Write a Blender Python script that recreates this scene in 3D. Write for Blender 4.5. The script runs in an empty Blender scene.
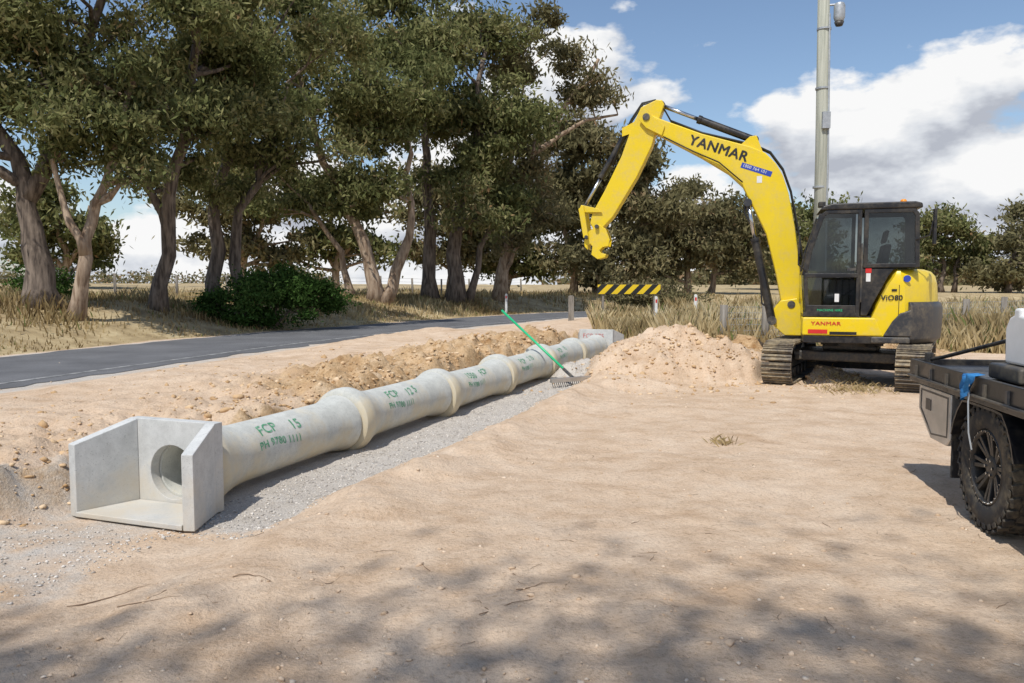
import bpy, bmesh, math, random
import numpy as np
from mathutils import Vector, Matrix
random.seed(7); RNG=np.random.default_rng(7)
sc=bpy.context.scene
COL=sc.collection
sc.view_settings.view_transform='Standard'; sc.view_settings.look='None'; sc.view_settings.exposure=0

# ------------------------------------------------------------------ materials
def newmat(name):
    m=bpy.data.materials.new(name); m.use_nodes=True
    nt=m.node_tree; b=nt.nodes['Principled BSDF']
    return m,nt,b
def N(nt,t,**kw):
    n=nt.nodes.new(t)
    for k,v in kw.items(): setattr(n,k,v)
    return n
def rgba(c): return (c[0],c[1],c[2],1)
def noise(nt,scale,detail=4,rough=.55,coord='Object',stretch=None,dist=0):
    tc=N(nt,'ShaderNodeTexCoord'); n=N(nt,'ShaderNodeTexNoise')
    n.inputs['Scale'].default_value=scale; n.inputs['Detail'].default_value=detail; n.inputs['Roughness'].default_value=rough; n.inputs['Distortion'].default_value=dist
    if stretch:
        mp=N(nt,'ShaderNodeMapping'); mp.inputs['Scale'].default_value=stretch[:3]
        if len(stretch)>3: mp.inputs['Rotation'].default_value=(0,0,stretch[3])
        nt.links.new(tc.outputs[coord],mp.inputs[0]); nt.links.new(mp.outputs[0],n.inputs['Vector'])
    else: nt.links.new(tc.outputs[coord],n.inputs['Vector'])
    return n.outputs['Fac']
def ramp(nt,fac,stops):
    r=N(nt,'ShaderNodeValToRGB'); nt.links.new(fac,r.inputs[0])
    e=r.color_ramp.elements
    while len(e)<len(stops): e.new(.5)
    for i,(p,c) in enumerate(stops):
        e[i].position=p; e[i].color=rgba(c) if not isinstance(c,(int,float)) else (c,c,c,1)
    return r.outputs[0]
def mix(nt,fac,a,b,mode='MIX'):
    m=N(nt,'ShaderNodeMix',data_type='RGBA',blend_type=mode)
    for sock,v in ((m.inputs[0],fac),(m.inputs[6],a),(m.inputs[7],b)):
        if isinstance(v,(int,float)): sock.default_value=v
        elif isinstance(v,tuple): sock.default_value=rgba(v)
        else: nt.links.new(v,sock)
    return m.outputs[2]
def math_(nt,op,a,b=0.0):
    m=N(nt,'ShaderNodeMath',operation=op)
    for i,v in enumerate((a,b)):
        if isinstance(v,(int,float)): m.inputs[i].default_value=v
        else: nt.links.new(v,m.inputs[i])
    return m.outputs[0]
def bump(nt,b,h,strength,dist=.02):
    bn=N(nt,'ShaderNodeBump'); bn.inputs['Strength'].default_value=strength; bn.inputs['Distance'].default_value=dist
    nt.links.new(h,bn.inputs['Height']); nt.links.new(bn.outputs[0],b.inputs['Normal'])
def pmat(name,c1,c2,scale=4,rough=.6,metal=0,bmp=0,bscale=40,stretch=None,lo=.35,hi=.65,spec=None):
    m,nt,b=newmat(name)
    f=noise(nt,scale,stretch=stretch)
    nt.links.new(ramp(nt,f,[(lo,c1),(hi,c2)]),b.inputs['Base Color'])
    b.inputs['Roughness'].default_value=rough; b.inputs['Metallic'].default_value=metal
    if spec is not None: b.inputs['Specular IOR Level'].default_value=spec
    if bmp: bump(nt,b,noise(nt,bscale,stretch=stretch),bmp)
    return m

M={}
def dusty(name,c,dust=(.45,.36,.22),rough=.35,amt=.35,metal=0):
    m,nt,b=newmat(name)
    f=noise(nt,3.5,6,.65); g=noise(nt,22,3,.6)
    d=ramp(nt,math_(nt,'MULTIPLY',f,math_(nt,'ADD',g,.5)),[(.42,0.0),(.75,1.0)])
    d2=math_(nt,'MULTIPLY',d,amt)
    v=mix(nt,noise(nt,1.3,2),c,tuple(x*.86 for x in c))
    nt.links.new(mix(nt,d2,v,dust),b.inputs['Base Color'])
    nt.links.new(math_(nt,'ADD',math_(nt,'MULTIPLY',d,.35),rough),b.inputs['Roughness'])
    b.inputs['Metallic'].default_value=metal
    return m
M['yellow']=dusty('yellow_paint',(.82,.595,.012),rough=.3,amt=.35)
M['black']=dusty('black_paint',(.014,.014,.016),rough=.32,amt=.12)
M['dgrey']=dusty('dark_grey_paint',(.035,.037,.042),rough=.4,amt=.3)
M['track']=dusty('track_steel',(.12,.098,.075),rough=.6,amt=1.0)
M['rubber']=dusty('rubber',(.02,.02,.021),rough=.8,amt=.35)
M['rim']=dusty('black_rim',(.02,.02,.02),rough=.35,amt=.15)
M['steel']=pmat('steel_rod',(.5,.5,.5),(.62,.62,.62),8,.25,1)
M['alu']=pmat('aluminium_plate',(.42,.42,.41),(.55,.54,.52),6,.42,.8,.15,60)
M['hose']=pmat('hydraulic_hose',(.012,.012,.012),(.02,.02,.02),8,.5)
M['white']=pmat('white_plastic',(.66,.66,.64),(.76,.76,.74),5,.5)
M['red']=pmat('red_sticker',(.55,.02,.02),(.6,.03,.02),5,.4)
M['redp']=pmat('red_marker_paint',(.45,.10,.09),(.6,.22,.2),30,.8)
M['blue']=pmat('blue_cloth',(.02,.13,.34),(.03,.20,.46),9,.9,bmp=.6,bscale=20)
M['bluest']=pmat('blue_sticker',(.02,.05,.35),(.03,.07,.4),9,.4)
M['orange']=pmat('amber_lens',(.8,.25,.01),(.85,.3,.02),5,.25)
M['seat']=pmat('seat_fabric',(.05,.05,.053),(.09,.09,.095),15,.9)
M['greenp']=pmat('green_handle_paint',(.02,.42,.17),(.03,.50,.22),6,.4)
M['stencil']=pmat('green_stencil_paint',(.04,.25,.12),(.22,.42,.27),30,.8)
M['carwhite']=pmat('white_car_paint',(.7,.7,.7),(.74,.74,.74),3,.25)
M['galv']=pmat('galvanised_steel',(.36,.38,.39),(.48,.50,.51),10,.5,.5)
M['timber']=pmat('weathered_timber',(.16,.14,.115),(.30,.27,.23),6,.9,bmp=.6,bscale=25,stretch=(3,3,.3))
M['pole']=pmat('pole_timber',(.30,.31,.25),(.46,.46,.38),5,.85,bmp=.4,bscale=30,stretch=(4,4,.15))
M['bark']=pmat('bark_grey',(.07,.052,.04),(.25,.195,.15),3.5,.95,bmp=.9,bscale=9,stretch=(3,3,.5))
M['bark2']=pmat('bark_tan',(.18,.115,.07),(.46,.35,.25),3,.9,bmp=.7,bscale=9,stretch=(3,3,.5))
M['twig']=pmat('dry_twig',(.16,.10,.06),(.28,.19,.12),12,.9)

def glass(name,tint,refl):
    m=bpy.data.materials.new(name); m.use_nodes=True; nt=m.node_tree; nt.nodes.clear()
    o=N(nt,'ShaderNodeOutputMaterial'); t=N(nt,'ShaderNodeBsdfTransparent'); g=N(nt,'ShaderNodeBsdfGlossy')
    t.inputs[0].default_value=rgba(tint); g.inputs['Roughness'].default_value=.03; g.inputs['Color'].default_value=(.9,.9,.9,1)
    fr=N(nt,'ShaderNodeFresnel'); fr.inputs[0].default_value=1.5
    mx=N(nt,'ShaderNodeMixShader'); nt.links.new(math_(nt,'ADD',fr.outputs[0],refl),mx.inputs[0])
    nt.links.new(t.outputs[0],mx.inputs[1]); nt.links.new(g.outputs[0],mx.inputs[2]); nt.links.new(mx.outputs[0],o.inputs[0]); return m
M['glass']=glass('tinted_glass',(.52,.56,.56),.02)

def leafmat(name,stops,trans=.25):
    m=bpy.data.materials.new(name); m.use_nodes=True; nt=m.node_tree; nt.nodes.clear()
    o=N(nt,'ShaderNodeOutputMaterial'); at=N(nt,'ShaderNodeAttribute'); at.attribute_name='lv'
    c=ramp(nt,at.outputs['Fac'],stops)
    d=N(nt,'ShaderNodeBsdfDiffuse'); nt.links.new(c,d.inputs[0])
    tr=N(nt,'ShaderNodeBsdfTranslucent'); nt.links.new(c,tr.inputs[0])
    mx=N(nt,'ShaderNodeMixShader'); mx.inputs[0].default_value=trans
    nt.links.new(d.outputs[0],mx.inputs[1]); nt.links.new(tr.outputs[0],mx.inputs[2])
    nt.links.new(mx.outputs[0],o.inputs[0]); return m
M['leaf']=leafmat('eucalyptus_leaves',[(0,(.075,.09,.036)),(.40,(.155,.170,.066)),(.72,(.26,.255,.11)),(.90,(.33,.30,.15)),(1,(.30,.18,.09))],.32)
M['leafo']=leafmat('eucalyptus_leaves_olive',[(0,(.105,.10,.052)),(.5,(.205,.185,.092)),(.82,(.30,.26,.14)),(1,(.34,.22,.13))],.32)
M['leafd']=leafmat('shrub_leaves',[(0,(.025,.05,.013)),(.6,(.065,.125,.03)),(1,(.14,.20,.06))])
M['grassb']=leafmat('dry_grass_blades',[(0,(.24,.17,.08)),(.4,(.45,.345,.175)),(.8,(.64,.52,.30)),(.93,(.72,.62,.40)),(1,(.20,.24,.08))],.28)

def concrete(name,c1,c2,dirt,off=.55):
    m,nt,b=newmat(name)
    base=ramp(nt,noise(nt,3,7,.65),[(.3,c1),(.7,c2)])
    sp=ramp(nt,noise(nt,110,2,.5),[(.27,0.0),(.38,1.0)])
    base=mix(nt,sp,tuple(x*.72 for x in c1),base)
    base=mix(nt,1.0,base,ramp(nt,noise(nt,9,5,.75),[(.3,.82),(.6,1.05)]),'MULTIPLY')
    geo=N(nt,'ShaderNodeNewGeometry'); sx=N(nt,'ShaderNodeSeparateXYZ'); nt.links.new(geo.outputs['Position'],sx.inputs[0])
    low=math_(nt,'SUBTRACT',off,math_(nt,'MULTIPLY',sx.outputs[2],1.6))
    dn=math_(nt,'ADD',noise(nt,2.3,6,.7),math_(nt,'MULTIPLY',low,.35))
    if name=='pipe_concrete':   # yellow dust caught on the outside of the joint collars
        tc=N(nt,'ShaderNodeTexCoord'); so=N(nt,'ShaderNodeSeparateXYZ'); nt.links.new(tc.outputs['Object'],so.inputs[0])
        cl_=ramp(nt,so.outputs[0],[(.05,.16),(.48,0.0)])
        rad=math_(nt,'SQRT',math_(nt,'ADD',math_(nt,'MULTIPLY',so.outputs[1],so.outputs[1]),math_(nt,'MULTIPLY',so.outputs[2],so.outputs[2])))
        outm=ramp(nt,rad,[(.20,0.0),(.22,1.0)])
        dn=math_(nt,'ADD',dn,math_(nt,'MULTIPLY',cl_,outm)); dn=math_(nt,'MULTIPLY',dn,math_(nt,'ADD',math_(nt,'MULTIPLY',outm,.25),.75))
    d=math_(nt,'MULTIPLY',ramp(nt,dn,[(.48,0.0),(.74,1.0)]),.85)
    nt.links.new(mix(nt,d,base,dirt),b.inputs['Base Color']); b.inputs['Roughness'].default_value=.88
    bump(nt,b,noise(nt,70,3,.6),.22,.006)
    return m
M['conc']=concrete('precast_concrete',(.50,.505,.485),(.60,.60,.575),(.52,.46,.36),.45)
M['concp']=concrete('pipe_concrete',(.49,.495,.45),(.61,.61,.56),(.60,.50,.32),.42)

# ------------------------------------------------------------------ mesh helpers
def link(o,parent=None):
    COL.objects.link(o)
    if parent is not None: o.parent=parent
    return o
def empty(name,loc=(0,0,0),rotz=0,parent=None):
    e=bpy.data.objects.new(name,None); e.location=loc; e.rotation_euler=(0,0,rotz); e.empty_display_size=.3
    return link(e,parent)
def mk(name,v,f,mat,parent=None,smooth=False,bev=0,seg=2):
    me=bpy.data.meshes.new(name); me.from_pydata([tuple(p) for p in v],[],f); me.materials.append(M[mat] if isinstance(mat,str) else mat)
    bm=bmesh.new(); bm.from_mesh(me); bmesh.ops.recalc_face_normals(bm,faces=bm.faces); bm.to_mesh(me); bm.free()
    if smooth: me.polygons.foreach_set('use_smooth',[True]*len(me.polygons))
    o=bpy.data.objects.new(name,me); link(o,parent)
    if bev:
        b=o.modifiers.new('bevel','BEVEL'); b.width=bev; b.segments=seg; b.limit_method='ANGLE'; b.angle_limit=math.radians(35)
        me.polygons.foreach_set('use_smooth',[True]*len(me.polygons))
        w=o.modifiers.new('wn','WEIGHTED_NORMAL'); w.keep_sharp=True
    return o
class G:
    def __init__(s): s.v=[]; s.f=[]
    def add(s,v,f):
        o=len(s.v); s.v+= [tuple(p) for p in v]; s.f+=[tuple(i+o for i in q) for q in f]
    def box(s,a,b,mat=None):
        x0,y0,z0=a; x1,y1,z1=b
        v=[(x0,y0,z0),(x1,y0,z0),(x1,y1,z0),(x0,y1,z0),(x0,y0,z1),(x1,y0,z1),(x1,y1,z1),(x0,y1,z1)]
        if mat is not None: v=[tuple(mat@Vector(p)) for p in v]
        s.add(v,[(0,3,2,1),(4,5,6,7),(0,1,5,4),(1,2,6,5),(2,3,7,6),(3,0,4,7)])
    def tube(s,pts,rs,n=8,cap=True):
        pts=[Vector(p) for p in pts]
        if isinstance(rs,(int,float)): rs=[rs]*len(pts)
        up=None; rings=[]
        for i,p in enumerate(pts):
            d=(pts[min(i+1,len(pts)-1)]-pts[max(i-1,0)]).normalized()
            if up is None:
                up=Vector((0,0,1)) if abs(d.z)<.9 else Vector((1,0,0))
            a=d.cross(up).normalized(); b=a.cross(d).normalized(); up=b
            rings.append([p+(a*math.cos(2*math.pi*k/n)+b*math.sin(2*math.pi*k/n))*rs[i] for k in range(n)])
        v=[q for r in rings for q in r]; f=[]
        for i in range(len(pts)-1):
            for k in range(n):
                f.append((i*n+k,i*n+(k+1)%n,(i+1)*n+(k+1)%n,(i+1)*n+k))
        if cap: f.append(tuple(range(n))[::-1]); f.append(tuple((len(pts)-1)*n+k for k in range(n)))
        s.add(v,f)
    def prism(s,poly,y0,y1):
        n=len(poly); v=[(p[0],y0,p[1]) for p in poly]+[(p[0],y1,p[1]) for p in poly]
        f=[tuple(range(n)),tuple(range(2*n-1,n-1,-1))]+[(i,(i+1)%n,(i+1)%n+n,i+n) for i in range(n)]
        s.add(v,f)
    def ring(s,out,inn,y0,y1):
        n=len(out); v=[(p[0],y0,p[1]) for p in out]+[(p[0],y0,p[1]) for p in inn]+[(p[0],y1,p[1]) for p in out]+[(p[0],y1,p[1]) for p in inn]
        f=[]
        for i in range(n):
            j=(i+1)%n
            f+=[(i,j,j+n,i+n),(i+2*n,i+3*n,j+3*n,j+2*n),(i,i+2*n,j+2*n,j),(i+n,j+n,j+3*n,i+3*n)]
        s.add(v,f)
    def loft(s,secs,cap=True):
        n=len(secs[0]); v=[p for q in secs for p in q]; f=[]
        for i in range(len(secs)-1):
            for k in range(n): f.append((i*n+k,i*n+(k+1)%n,(i+1)*n+(k+1)%n,(i+1)*n+k))
        if cap: f.append(tuple(range(n))[::-1]); f.append(tuple((len(secs)-1)*n+k for k in range(n)))
        s.add(v,f)
    def lathe(s,prof,n,mat,closed=False):
        rings=[[tuple(mat@Vector((r*math.cos(2*math.pi*k/n),r*math.sin(2*math.pi*k/n),a))) for k in range(n)] for r,a in prof]
        v=[q for r in rings for q in r]; f=[]; m=len(prof)
        for i in range(m if closed else m-1):
            j=(i+1)%m
            for k in range(n): f.append((i*n+k,i*n+(k+1)%n,j*n+(k+1)%n,j*n+k))
        s.add(v,f)
    def mk(s,name,mat,parent=None,smooth=False,bev=0,seg=2): return mk(name,s.v,s.f,mat,parent,smooth,bev,seg)
def inset(poly,d):
    n=len(poly); out=[]
    area=sum(poly[i][0]*poly[(i+1)%n][1]-poly[(i+1)%n][0]*poly[i][1] for i in range(n))
    sg=1 if area>0 else -1
    for i in range(n):
        p0=Vector(poly[i-1]);p1=Vector(poly[i]);p2=Vector(poly[(i+1)%n])
        a=(p1-p0).normalized(); b=(p2-p1).normalized()
        na=Vector((-a.y,a.x))*sg; nb=Vector((-b.y,b.x))*sg
        m=(na+nb).normalized(); k=d/max(.3,m.dot(na)); q=p1+m*k; out.append((q.x,q.y))
    return out
def np_mesh(name,v,f,mat,parent=None,attr=None,smooth=False):
    me=bpy.data.meshes.new(name); k=f.shape[1]
    me.vertices.add(len(v)); me.vertices.foreach_set('co',np.ascontiguousarray(v,dtype=np.float32).ravel())
    me.loops.add(f.size); me.loops.foreach_set('vertex_index',np.ascontiguousarray(f,dtype=np.int32).ravel())
    me.polygons.add(len(f)); me.polygons.foreach_set('loop_start',np.arange(0,f.size,k,dtype=np.int32))
    me.update(calc_edges=True)
    if attr is not None:
        a=me.attributes.new('lv','FLOAT','FACE'); a.data.foreach_set('value',attr.astype(np.float32))
    if smooth: me.polygons.foreach_set('use_smooth',np.ones(len(f),dtype=bool))
    me.materials.append(M[mat] if isinstance(mat,str) else mat)
    o=bpy.data.objects.new(name,me); return link(o,parent)
def text_geo(body,size,bold=0,space=1.0):
    cu=bpy.data.curves.new('t','FONT'); cu.body=body; cu.size=size; cu.resolution_u=3; cu.offset=bold*size; cu.space_character=space
    o=bpy.data.objects.new('t',cu); COL.objects.link(o); bpy.context.view_layer.update()
    me=bpy.data.meshes.new_from_object(o.evaluated_get(bpy.context.evaluated_depsgraph_get()))
    bpy.data.objects.remove(o); return me
def text_flat(name,body,size,mat,parent,M4,xs=1.0,heavy=0,space=1.05):
    # heavy: overprint slightly shifted copies, each half a millimetre proud, for a bold face
    for k in range(5 if heavy else 1):
        me=text_geo(body,size,0,space)
        sh=((0,0),(1,0),(-1,0),(.5,.7),(-.5,-.7))[k]
        me.transform(M4@Matrix.Translation((sh[0]*heavy,sh[1]*heavy,.0005*k))@Matrix.Diagonal((xs,1,1,1))); me.materials.clear(); me.materials.append(M[mat]); me.name=name
        link(bpy.data.objects.new(name,me),parent)

# ------------------------------------------------------------------ noise + terrain
TAB=np.random.default_rng(3).random((256,256))
def vn(x,y):
    xi=np.floor(x).astype(int); yi=np.floor(y).astype(int); fx=x-xi; fy=y-yi
    fx=fx*fx*(3-2*fx); fy=fy*fy*(3-2*fy)
    a=TAB[xi%256,yi%256]; b=TAB[(xi+1)%256,yi%256]; c=TAB[xi%256,(yi+1)%256]; d=TAB[(xi+1)%256,(yi+1)%256]
    return (a*(1-fx)+b*fx)*(1-fy)+(c*(1-fx)+d*fx)*fy-.5
def fbm(x,y,o=4,g=.5):
    s=0;a=1.0
    for i in range(o):
        xr=x*.8-y*.6 if i%2 else x; yr=x*.6+y*.8 if i%2 else y
        s=s+a*vn(xr*2**i+17.3*i,yr*2**i+5.1*i); a*=g
    return s
def ss(a,b,x):
    t=np.clip((x-a)/(b-a),0,1); return t*t*(3-2*t)
road_c=[(-30,-60),(-16,-20),(-12,-3),(-10.1,6.5),(-9.04,11.26),(-8.1,15.1),(-7,19.5),(-5.2,24.5),(-2.55,29.7),(1,37.4),(6.5,44.5),(14.5,51),(26,57),(60,70),(160,100)]
def chaikin(p):
    q=[p[0]]
    for a,b in zip(p[:-1],p[1:]):
        q.append((a[0]*.75+b[0]*.25,a[1]*.75+b[1]*.25)); q.append((a[0]*.25+b[0]*.75,a[1]*.25+b[1]*.75))
    q.append(p[-1]); return q
RC=np.array(chaikin(chaikin(road_c)))
def road_sd(x,y):
    best=np.full(x.shape,1e9); sign=np.ones(x.shape)
    for (ax,ay),(bx,by) in zip(RC[:-1],RC[1:]):
        dx,dy=bx-ax,by-ay; L=dx*dx+dy*dy
        t=np.clip(((x-ax)*dx+(y-ay)*dy)/L,0,1)
        px=x-ax-t*dx; py=y-ay-t*dy; d=np.hypot(px,py)
        s=np.where(px*dy-py*dx>0,1.0,-1.0)
        m=d<best-1e-6; best=np.where(m,d,best); sign=np.where(m,s,sign)
    return best*sign   # + on the right (east) side
AX,AY=-2.41,5.45; DX,DY=.340,.9404
def st(x,y):
    return (x-AX)*DY-(y-AY)*DX, (x-AX)*DX+(y-AY)*DY
def pile(x,y,cx,cy,rx,ry,h,seed):
    d=np.hypot((x-cx)/rx,(y-cy)/ry)+.28*fbm(x*1.1+seed,y*1.1+seed*2,4)
    m=ss(1.0,.6,d)
    return np.maximum(h*np.clip(1-d,0,1)**.95*m+m*h*.17*fbm(x*4.2+seed,y*4.2,5,.62),0)
def terrain(x,y,full=False):
    x=np.asarray(x,float); y=np.asarray(y,float)
    s,t=st(x,y); rd=road_sd(x,y)
    near=ss(30,12,np.hypot(x,y-6))
    z=.045+.06*fbm(x*.45,y*.45,3)+near*(.018*fbm(x*2.3,y*2.3,3)+.013*fbm(x*9,y*9,4,.6))
    wv=.3*fbm(x*.5,y*.5,2)
    lug=.5+.5*np.sin((x+.35*y)*34); brk=ss(-.05,.35,fbm(x*.9+7,y*.9,3))
    rut=0
    for o_ in (6.3,7.9,10.1,11.6):
        rut=rut+np.exp(-((x*.35-y+o_+wv*(1+.2*o_))/.17)**2)
    z=z+ss(-1,.5,x)*brk*(-.013*rut+.008*rut*lug)
    # scuffed, lumpy patches
    sc_=ss(.05,.3,fbm(x*.6+40,y*.6,3)); z=z+near*sc_*.020*np.abs(fbm(x*6,y*6,4,.6))*2
    # bank between trench and road
    en=ss(-5,-1.5,t)*ss(16.5,14.6,t)
    wob=.24*fbm(t*1.4,s*.4+9,4)
    leftb=ss(-.46,-1.05,s+wob)
    crumb=ss(.1,.6,leftb)*ss(-3.8,-1.2,s)
    z=z+en*leftb*(.27+.08*fbm(x*.8+4,y*.8,3))+en*crumb*(.18*fbm(x*2.6,y*2.6,5,.62))
    clay=ss(2.6,4.2,t)*ss(14,12.5,t)*ss(-.42,-.75,s)*ss(-3.6,-1.8,s+1.1*fbm(x*.7,y*.7,3))
    z=z+clay*(.03+.28*np.abs(fbm(x*2.0+3,y*2.0,5,.62)))
    # trench bed
    bedm=ss(1.25,.78,s+wob*.6)*ss(-.95,-.58,s+wob*.5)*en
    z=z*(1-bedm)+bedm*(-.03+.014*fbm(x*9,y*9,3))
    z=z+en*.085*np.exp(-((s-1.35+wob)/.30)**2)*(1+.9*fbm(x*3,y*3,4))*ss(-1.2,.5,t)
    rb=ss(4.0,2.3,np.abs(rd)); z=z*(1-rb)+.146*rb
    z=z+ss(-2.3,-7,rd)*(.9+.12*fbm(x*.5,y*.5,3))+ss(-7,-60,rd)*.95
    east=ss(15.5,24,y)*ss(2.6,4.5,rd)
    z=z+east*(.22+.12*fbm(x*.6,y*.6,3))
    p2=pile(x,y,4.05,13.7,1.15,1.0,.66,8)
    z=z+np.maximum(pile(x,y,2.85,13.3,2.2,1.8,.84,3),p2)+pile(x,y,5.0,12.6,.8,.9,.26,5)+pile(x,y,1.9,12.0,1.0,.8,.14,11)
    z=z+pile(x,y,7.6,16.0,1.9,1.1,.40,14)
    pad=np.minimum(ss(1.75,1.35,np.abs((x-5.42)*.5+(y-12.4)*.866)),np.maximum(ss(.42,.27,np.abs(np.abs((x-5.42)*.866-(y-12.4)*.5)-.93)),0))
    z=z*(1-pad)+.045*pad
    if not full: return z
    ed=.9*fbm(x*.35,y*.35,4)
    eastlim=ss(-.4,.5,x-(.085*y+.55)+ed*.5)
    grass=np.maximum(ss(-2.2,-2.7,rd+ed*.4), ss(17.2,19.2,y+ed*2.2)*ss(2.6,3.2,rd)*eastlim)
    grass=np.maximum(grass,ss(16.2,17.8,y+ed*2)*ss(3,5,x)*ss(2.6,3.2,rd))
    grass=np.maximum(grass,ss(70,90,np.hypot(x,y)))
    grass=np.maximum(grass,ss(-7,-12,y+ed*3))
    gv=ss(.12,.2,s)*ss(.96,.80,s+wob*.9)*ss(-.6,0,t)*ss(13.4,12.4,t)
    gv=np.maximum(gv,ss(.4,.3,np.abs(s))*ss(-.2,0,t)*ss(13.9,13.3,t))
    fr=ss(-3.0,-1.7,t+wob*4)*ss(.2,-.1,t)*ss(.75,.25,s+wob*2)*ss(-1.8,-.8,s+wob)
    gv=np.maximum(gv,fr*.52)
    sh=ss(3.1,2.3,np.abs(rd))*.6; gv=np.maximum(gv,sh*(1-grass))
    edge=crumb*en*ss(.05,.4,leftb*(1-leftb)*4)
    cl=np.clip(clay*.60+1.0*ss(.10,.4,p2)*ss(3.35,3.9,x)+.60*edge+.34*en*crumb+ss(.02,.2,pile(x,y,7.6,16.0,1.9,1.1,.40,14)),0,1)
    return z,grass,gv,cl
def th(x,y): return float(terrain(np.array([float(x)]),np.array([float(y)]))[0])

def axis(parts):
    a=[parts[0][0]]
    for lo,hi,stp in parts: a+=list(np.linspace(lo,hi,max(2,int(round((hi-lo)/stp))+1))[1:])
    return np.array(a)
def geom(start,end,first,ratio):
    o=[start];d=first
    while abs(o[-1])<abs(end): o.append(o[-1]+(d if end>start else -d)); d*=ratio
    return o[1:]
xs=axis([(-13,-5,.12),(-5,5,.042),(5,9,.085),(9,14,.25)])
ys=axis([(-2,2.6,.3),(2.6,8,.036),(8,17,.065),(17,30,.2),(30,50,.6)])
xs=np.array(geom(-13,-1500,.5,1.25)[::-1]+list(xs)+geom(14,1500,.4,1.25))
ys=np.array(geom(-2,-300,.5,1.4)[::-1]+list(ys)+geom(50,2500,.9,1.22))
X,Y=np.meshgrid(xs,ys); Xf=X.ravel();Yf=Y.ravel()
z,gr,gv,cl=terrain(Xf,Yf,True)
nx,ny=len(xs),len(ys)
i=np.arange(nx-1);j=np.arange(ny-1); I,J=np.meshgrid(i,j); q=(J*nx+I).ravel()
F=np.stack([q,q+1,q+nx+1,q+nx],1)

mg,nt,b=newmat('ground_surface')
at=N(nt,'ShaderNodeAttribute'); at.attribute_name='mask'; sep=N(nt,'ShaderNodeSeparateColor'); nt.links.new(at.outputs['Color'],sep.inputs[0])
big=noise(nt,.6,4,.6,dist=.6); med=noise(nt,3.2,6,.68); fin=noise(nt,38,4,.7)
drag=noise(nt,1.3,6,.7,stretch=(.8,1.9,1,-.34),dist=.5)
dirt=ramp(nt,big,[(.32,(.60,.435,.29)),(.5,(.675,.51,.36)),(.68,(.725,.575,.43))])
dirt=mix(nt,.5,dirt,ramp(nt,med,[(.3,(.50,.34,.21)),(.5,(.68,.515,.365)),(.72,(.78,.64,.49))]))
dirt=mix(nt,.55,dirt,ramp(nt,drag,[(.34,(.76,.69,.62)),(.5,(1,1,1)),(.66,(1.06,1.06,1.06))]),'MULTIPLY')
dirt=mix(nt,1.0,dirt,ramp(nt,fin,[(.28,(.72,.68,.64)),(.48,(1,1,1)),(.75,(1.08,1.08,1.08))]),'MULTIPLY')
clay=ramp(nt,med,[(.3,(.36,.205,.09)),(.5,(.58,.40,.225)),(.7,(.70,.53,.35))])
clay=mix(nt,1.0,clay,ramp(nt,fin,[(.3,(.66,.62,.58)),(.55,(1,1,1))]),'MULTIPLY')
grav=mix(nt,.75,(.58,.53,.465),ramp(nt,noise(nt,120,2,.6),[(.3,(.34,.305,.265)),(.52,(.58,.53,.465)),(.72,(.78,.73,.66))]))
grav=mix(nt,.4,grav,ramp(nt,drag,[(.35,(.8,.76,.71)),(.6,(1.05,1.05,1.05))]),'MULTIPLY')
grs=ramp(nt,noise(nt,1.2,6,.7),[(.3,(.24,.175,.095)),(.5,(.43,.33,.185)),(.7,(.58,.475,.285))])
mdn=math_(nt,'MULTIPLY',math_(nt,'SUBTRACT',med,.5),.9)
def msk(s): return ramp(nt,math_(nt,'ADD',s,mdn),[(.35,0.0),(.65,1.0)])
c=mix(nt,msk(sep.outputs[2]),dirt,clay); c=mix(nt,msk(sep.outputs[1]),c,grav); c=mix(nt,msk(sep.outputs[0]),c,grs)
nt.links.new(c,b.inputs['Base Color']); b.inputs['Roughness'].default_value=.97; b.inputs['Specular IOR Level'].default_value=.12
hh=math_(nt,'ADD',math_(nt,'MULTIPLY',noise(nt,45,5,.74),.8),math_(nt,'MULTIPLY',noise(nt,6,5,.72),1.0))
bump(nt,b,hh,.85,.03)
gobj=np_mesh('ground',np.stack([Xf,Yf,z],1),F,mg,smooth=True)
ca=gobj.data.color_attributes.new('mask','FLOAT_COLOR','POINT')
ca.data.foreach_set('color',np.stack([gr,gv,cl,np.ones_like(gr)],1).astype(np.float32).ravel())

# ------------------------------------------------------------------ road
def offset_line(pts,off):
    d=np.gradient(pts,axis=0); d/=np.linalg.norm(d,axis=1)[:,None]
    return pts+np.stack([d[:,1],-d[:,0]],1)*off[:,None]
def resample(p,stp):
    L=np.concatenate([[0],np.cumsum(np.linalg.norm(np.diff(p,axis=0),axis=1))]); u=np.arange(0,L[-1],stp)
    return np.stack([np.interp(u,L,p[:,0]),np.interp(u,L,p[:,1])],1)
RP=resample(RC,.35)
def strip(name,o1,o2,z,mat,jit=0):
    kk=np.arange(len(RP))*.7
    a=offset_line(RP,o1+jit*fbm(kk,kk*0+o1,3)); c=offset_line(RP,o2+jit*fbm(kk,kk*0+o2+40,3))
    v=np.concatenate([np.c_[a,np.full(len(a),z)],np.c_[c,np.full(len(c),z)]]); n=len(a); k=np.arange(n-1)
    return np_mesh(name,v,np.stack([k,k+n,k+n+1,k+1],1),mat)
ma,nt,b=newmat('asphalt')
a1=ramp(nt,noise(nt,160,2,.6),[(.3,(.065,.065,.067)),(.6,(.145,.145,.147)),(.75,(.23,.23,.23))])
a2=ramp(nt,noise(nt,.8,5,.6),[(.35,.85),(.65,1.25)])
nt.links.new(mix(nt,1.0,a1,a2,'MULTIPLY'),b.inputs['Base Color']); b.inputs['Roughness'].default_value=.9; bump(nt,b,noise(nt,120,2),.4,.01)
strip('road',-2.15,2.15,.154,ma,.3)
mw,nt,b=newmat('worn_line_paint')
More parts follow.
